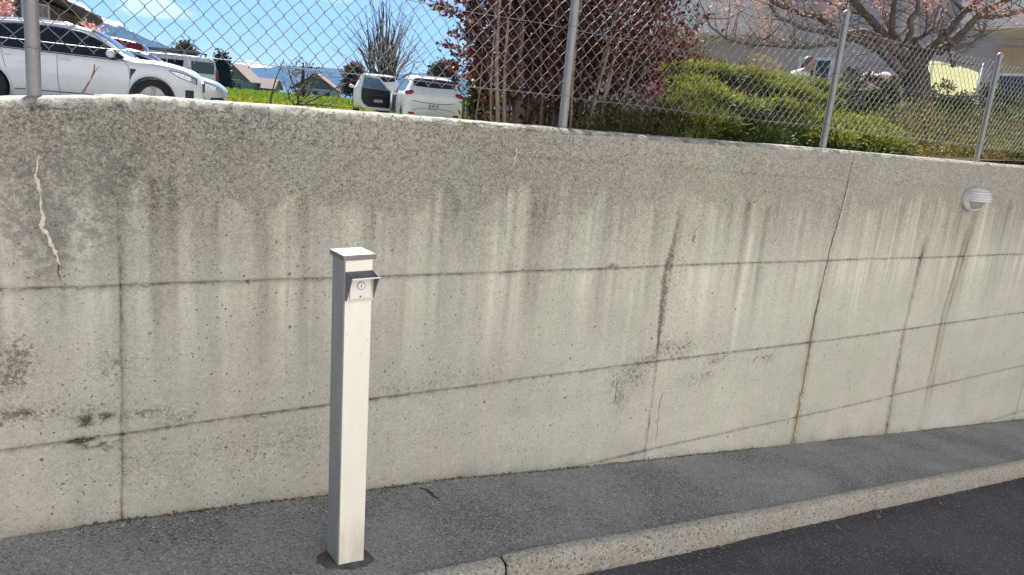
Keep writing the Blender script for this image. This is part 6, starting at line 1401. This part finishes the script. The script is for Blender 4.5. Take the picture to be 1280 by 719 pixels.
# yellow screen, pink blanket on a bench, person seated on a chair
p0, p1 = atX(1164, 76, 10.55), atX(1226, 82, 11.25); scn = thing('fabric_screen', 'pale yellow fabric privacy screen on poles right of the cherry trunk', 'screen', (10.9, (p0[1]+p1[1])/2, GR))
Pq = np.zeros((16, 14, 3)); ztop_ = p0[2]
for i in range(16):
    for j in range(14):
        f, g = i/15, j/13; Pq[i,j] = (p0[0]+(p1[0]-p0[0])*f+.02*math.sin(f*9)*math.sin(g*4), p0[1]+(p1[1]-p0[1])*f, GR+.12+(ztop_-.10*f*f-GR-.12)*g)
m = MB(); m.grid(Pq); Pb = Pq.copy(); Pb[...,0] += .01; m.grid(Pb[::-1]); t = NT('yellow_awning_fabric'); t.fin((.80,.80,.60), .85)
tb = t.n('ShaderNodeBsdfTranslucent'); tb.inputs[0].default_value = (.92,.90,.62,1); ms = t.n('ShaderNodeMixShader'); ms.inputs[0].default_value = .4; t.l(t.b.outputs[0], ms.inputs[1]); t.l(tb.outputs[0], ms.inputs[2]); t.l(ms.outputs[0], t.out.inputs[0])
m.build('screen_fabric', t.mat, scn, True)
for yy in (p0[1]+.02, p1[1]-.02): m = MB(); m.lathe((p0[0]+.04 if yy > p1[1]+.1 else p1[0]+.04, yy, GR-.1), [(.018,0),(.018,ztop_-GR+.14),(.0001,ztop_-GR+.15)], 10); m.build('pole', M_STEELF, scn, True)
bp0, bp1 = atX(1078, 95, 11.4), atX(1114, 95, 11.4); by0, by1 = min(bp0[1], bp1[1]), max(bp0[1], bp1[1]); bt = float(atX(1095, 91, 11.4)[2])
bench = thing('garden_bench', 'high-backed wooden garden bench behind the dark hedge under a pink blanket', 'bench', (11.6, (by0+by1)/2, GR))
M_BENCH = plain('bench_wood', (.22,.15,.09), .7, var=.2)
for i in range(5): m = MB(); m.box((11.42+.0*i, (by0+by1)/2, GR+.5+(bt-GR-.58)*i/4), (.025, by1-by0+.3, .09)); m.build('back_slat', M_BENCH, bench)
for i in range(4): m = MB(); m.box((11.50+.12*i, (by0+by1)/2, GR+.44), (.10, by1-by0+.3, .03)); m.build('seat_slat', M_BENCH, bench)
for yy in (by0-.12, by1+.12):
    for xx in (11.45, 11.86): m = MB(); m.box((xx, yy, GR+.5 if xx < 11.6 else GR+.21), (.05,.05,1.0 if xx < 11.6 else .42)); m.build('leg', M_BENCH, bench)
Pq = np.zeros((22, 13, 3))
for i in range(22):
    for j in range(13):
        f, g = i/21, j/12; a = math.pi*g; lob_ = .055*abs(math.sin(f*2*math.pi))**.7
        Pq[i,j] = (11.42-.07*math.cos(a)-.0, by0+(by1-by0)*f, bt-.07+(.035+lob_)*math.sin(a)-(.22 if j in (0,12) else 0))
m = MB(); m.grid(Pq); tag(m.build('blanket', plain('pale_pink_fabric', (.72,.52,.52), .9, var=.05), None, True), 'pale pink blanket bunched in two folds over the bench back', 'blanket')

# ---- person seated in the garden, seen over the juniper
hp = atX(1012, 80, 11.2); hx, hy, hz_ = [float(c) for c in hp]
per = thing('person', 'person in a white shirt with light hair sitting behind the golden juniper', 'person', (hx, hy, GR))
S = lambda x, y, z: (hx+x, hy+y, hz_+z)                        # x: away, y: to the picture's left
sk_v = [S(.05,.05,-.78), S(.04,.08,-.50), S(.05,.15,-.21), S(.03,.09,-.13), S(0,.03,-.08), S(0,-.01,.0),
        S(.03,.33,-.19), S(-.04,.36,-.48), S(-.20,.16,-.66), S(.0,-.06,-.27), S(-.05,-.22,-.52), S(-.20,-.14,-.68),
        S(-.02,.15,-.80), S(-.44,.15,-.78), S(-.46,.15,-1.16), S(-.56,.15,-1.19), S(-.02,-.06,-.80), S(-.44,-.08,-.78), S(-.46,-.08,-1.16), S(-.56,-.08,-1.19)]
sk_e = [(0,1),(1,2),(2,3),(3,4),(4,5),(2,6),(6,7),(7,8),(2,9),(9,10),(10,11),(0,12),(12,13),(13,14),(14,15),(0,16),(16,17),(17,18),(18,19)]
sk_r = [.15,.135,.145,.08,.055,.05,.075,.048,.034,.075,.048,.034,.095,.065,.045,.04,.095,.065,.045,.04]
def skin(name, vs, es, rad, mats, root, fn, sub=2):
    me = bpy.data.meshes.new(name); o0 = origin(root); me.from_pydata([(a-o0.x, b-o0.y, c-o0.z) for a, b, c in vs], es, []); o = bpy.data.objects.new(name, me); COL.objects.link(o)
    sm = o.modifiers.new('s', 'SKIN'); sm.use_smooth_shade = True
    for v, r in zip(me.skin_vertices[0].data, rad): v.radius = (r, r)
    me.skin_vertices[0].data[0].use_root = True
    su = o.modifiers.new('u', 'SUBSURF'); su.levels = su.render_levels = sub
    m2 = bpy.data.meshes.new_from_object(o.evaluated_get(bpy.context.evaluated_depsgraph_get())); o.modifiers.clear(); o.data = m2; o.location = (0,0,0)
    m2.materials.clear()
    for m_ in mats: m2.materials.append(m_)
    for p_ in m2.polygons: p_.use_smooth = True; p_.material_index = fn(p_.center+o0)
    o.parent = root; return o
M_SHIRT = plain('white_shirt', (.80,.80,.79), .85, var=.03); M_SKIN = plain('skin', (.42,.24,.16), .55, var=.06); M_TROU = plain('dark_trousers', (.05,.055,.07), .85)
skin('body', sk_v, sk_e, sk_r, [M_SHIRT, M_SKIN, M_TROU], per, lambda c: 2 if c.z < hz_-.70 else (1 if (c.z > hz_-.13 and abs(c.y-hy) < .11 and abs(c.x-hx) < .12) or (c.z < hz_-.57 and c.x < hx-.12) else 0))
TURN = Matrix.Rotation(R(52), 3, 'Z')
S0 = S
def S(x, y, z): v = TURN @ Vector((x, y, 0)); return S0(v.x, v.y, z)
m = MB(); m.ell(S(-.02,-.02,.0), (.085,.082,.115), 18, 12); m.tube([S(-.105,-.045,.0), S(-.128,-.058,-.028), S(-.105,-.045,-.038)], [.010,.017,.010], 7)
for sd in (.035,-.035): m.ell(S(-.098,-.04+sd,.012), (.012,.013,.008), 8, 6)
m.box(S(-.102,-.045,-.062), (.02,.045,.008)); m.ell(S(0,.075,-.01), (.018,.012,.03), 8, 6); m.build('head', M_SKIN, per, True)
m = MB(); k = np.random.RandomState(4); m.ell(S(.014,.010,.040), (.106,.104,.104), 18, 11)
for i in range(34):
    a = k.uniform(.3, 5.9); e = k.uniform(.1, 1.2); d = np.array([math.cos(a)*math.cos(e)*.11+.02, math.sin(a)*math.cos(e)*.095, math.sin(e)*.095+.03]); q = np.array(S(*d)); m.tube([q, q+np.array([.02,.01,-.05]), q+np.array([.03,.02,-.11])], [.014,.012,.004], 5)
m.build('hair', plain('light_brown_hair', (.11,.085,.06), .6, var=.25, scale=40), per, True)
for s0, idx in ((1, 8), (-1, 11)):
    w_ = np.array(sk_v[idx]); m = MB(); m.ell(w_+np.array([-.045,0,-.01]), (.045,.036,.016), 9, 6)
    for f in range(4): b0 = w_+np.array([-.08, (f-1.5)*.018, -.01]); m.tube([b0, b0+np.array([-.035,0,-.008]), b0+np.array([-.062,0,-.028])], [.009,.008,.006], 6)
    b0 = w_+np.array([-.03,-s0*.034,-.008]); m.tube([b0, b0+np.array([-.03,-s0*.016,-.006]), b0+np.array([-.055,-s0*.012,-.014])], [.010,.009,.007], 6); m.build('hand', M_SKIN, per, True)
gc = thing('garden_chair', 'dark garden chair under the person in the white shirt', 'chair', (hx, hy, GR))
zc2 = hz_-.895-GR
for nm, c, s in (('seat',(-.12,.045,zc2-.02),(.48,.46,.04)),('backrest',(.22,.045,zc2+.26),(.04,.46,.45))):
    m = MB(); m.box(c, s, bev=.008); m.build(nm, M_CTRIM, gc, world=False)
for sx_ in (-.33,.10):
    for sy_ in (-.16,.25): m = MB(); m.box((sx_, sy_, (zc2-.04)/2), (.03,.03,zc2-.04)); m.build('leg', M_CTRIM, gc, world=False)

# ================================================================== HOUSE ACROSS THE ROAD (behind the viewer): unseen, sized and coloured to bounce sunlight
M_FAC = plain('cream_bounce_render', (.82,.80,.755), .9, var=.04, scale=1.2)
sheet('forecourt', np.linspace(-60, 60, 40), np.linspace(-40, -5.0, 20), lambda X, Y: gfar(X)-KH+.03+0*Y, plain('pale_concrete_paving', (.50,.48,.44), .9, var=.1, scale=2))  # pale paving added to throw sunlight back at the wall
hs = thing('house', 'unseen pale rendered house with shuttered windows across the road behind the viewer', 'house', (4, -9, 0))
m = MB(); m.box((3, -11, 4.0), (44, 8, 15)); m.build('wall', M_FAC, hs)
for z in (1.8, 4.8, 7.8):
    for x in np.arange(-15, 23, 4.2):
        m = MB(); m.box((x, -6.99, z), (1.1,.06,1.3)); f = m.build('window', M_WFR, hs); m = MB(); m.box((x, -6.955, z), (.95,.02,1.15)); m.build('pane', M_GLASSD, f)
m = MB(); m.prism([(-20,-6.4,11.4),(26,-6.4,11.4),(26,-6.4,11.75),(-20,-6.4,11.75)], (0,-10,0)); m.build('roof', M_TILE2, hs)

# ================================================================== AIR
t = bpy.data.materials.new('thin_air_haze'); t.use_nodes = True; t.node_tree.nodes.clear()
ho_ = t.node_tree.nodes.new('ShaderNodeOutputMaterial'); vp = t.node_tree.nodes.new('ShaderNodeVolumePrincipled')
vp.inputs['Color'].default_value = (.22,.52,1.0,1); vp.inputs['Density'].default_value = .00011; vp.inputs['Anisotropy'].default_value = .0
t.node_tree.links.new(vp.outputs[0], ho_.inputs['Volume'])
m = MB(); m.box((100, 4400, 300), (18200, 9600, 631)); hz_o = tag(m.build('haze', t), kind='stuff')
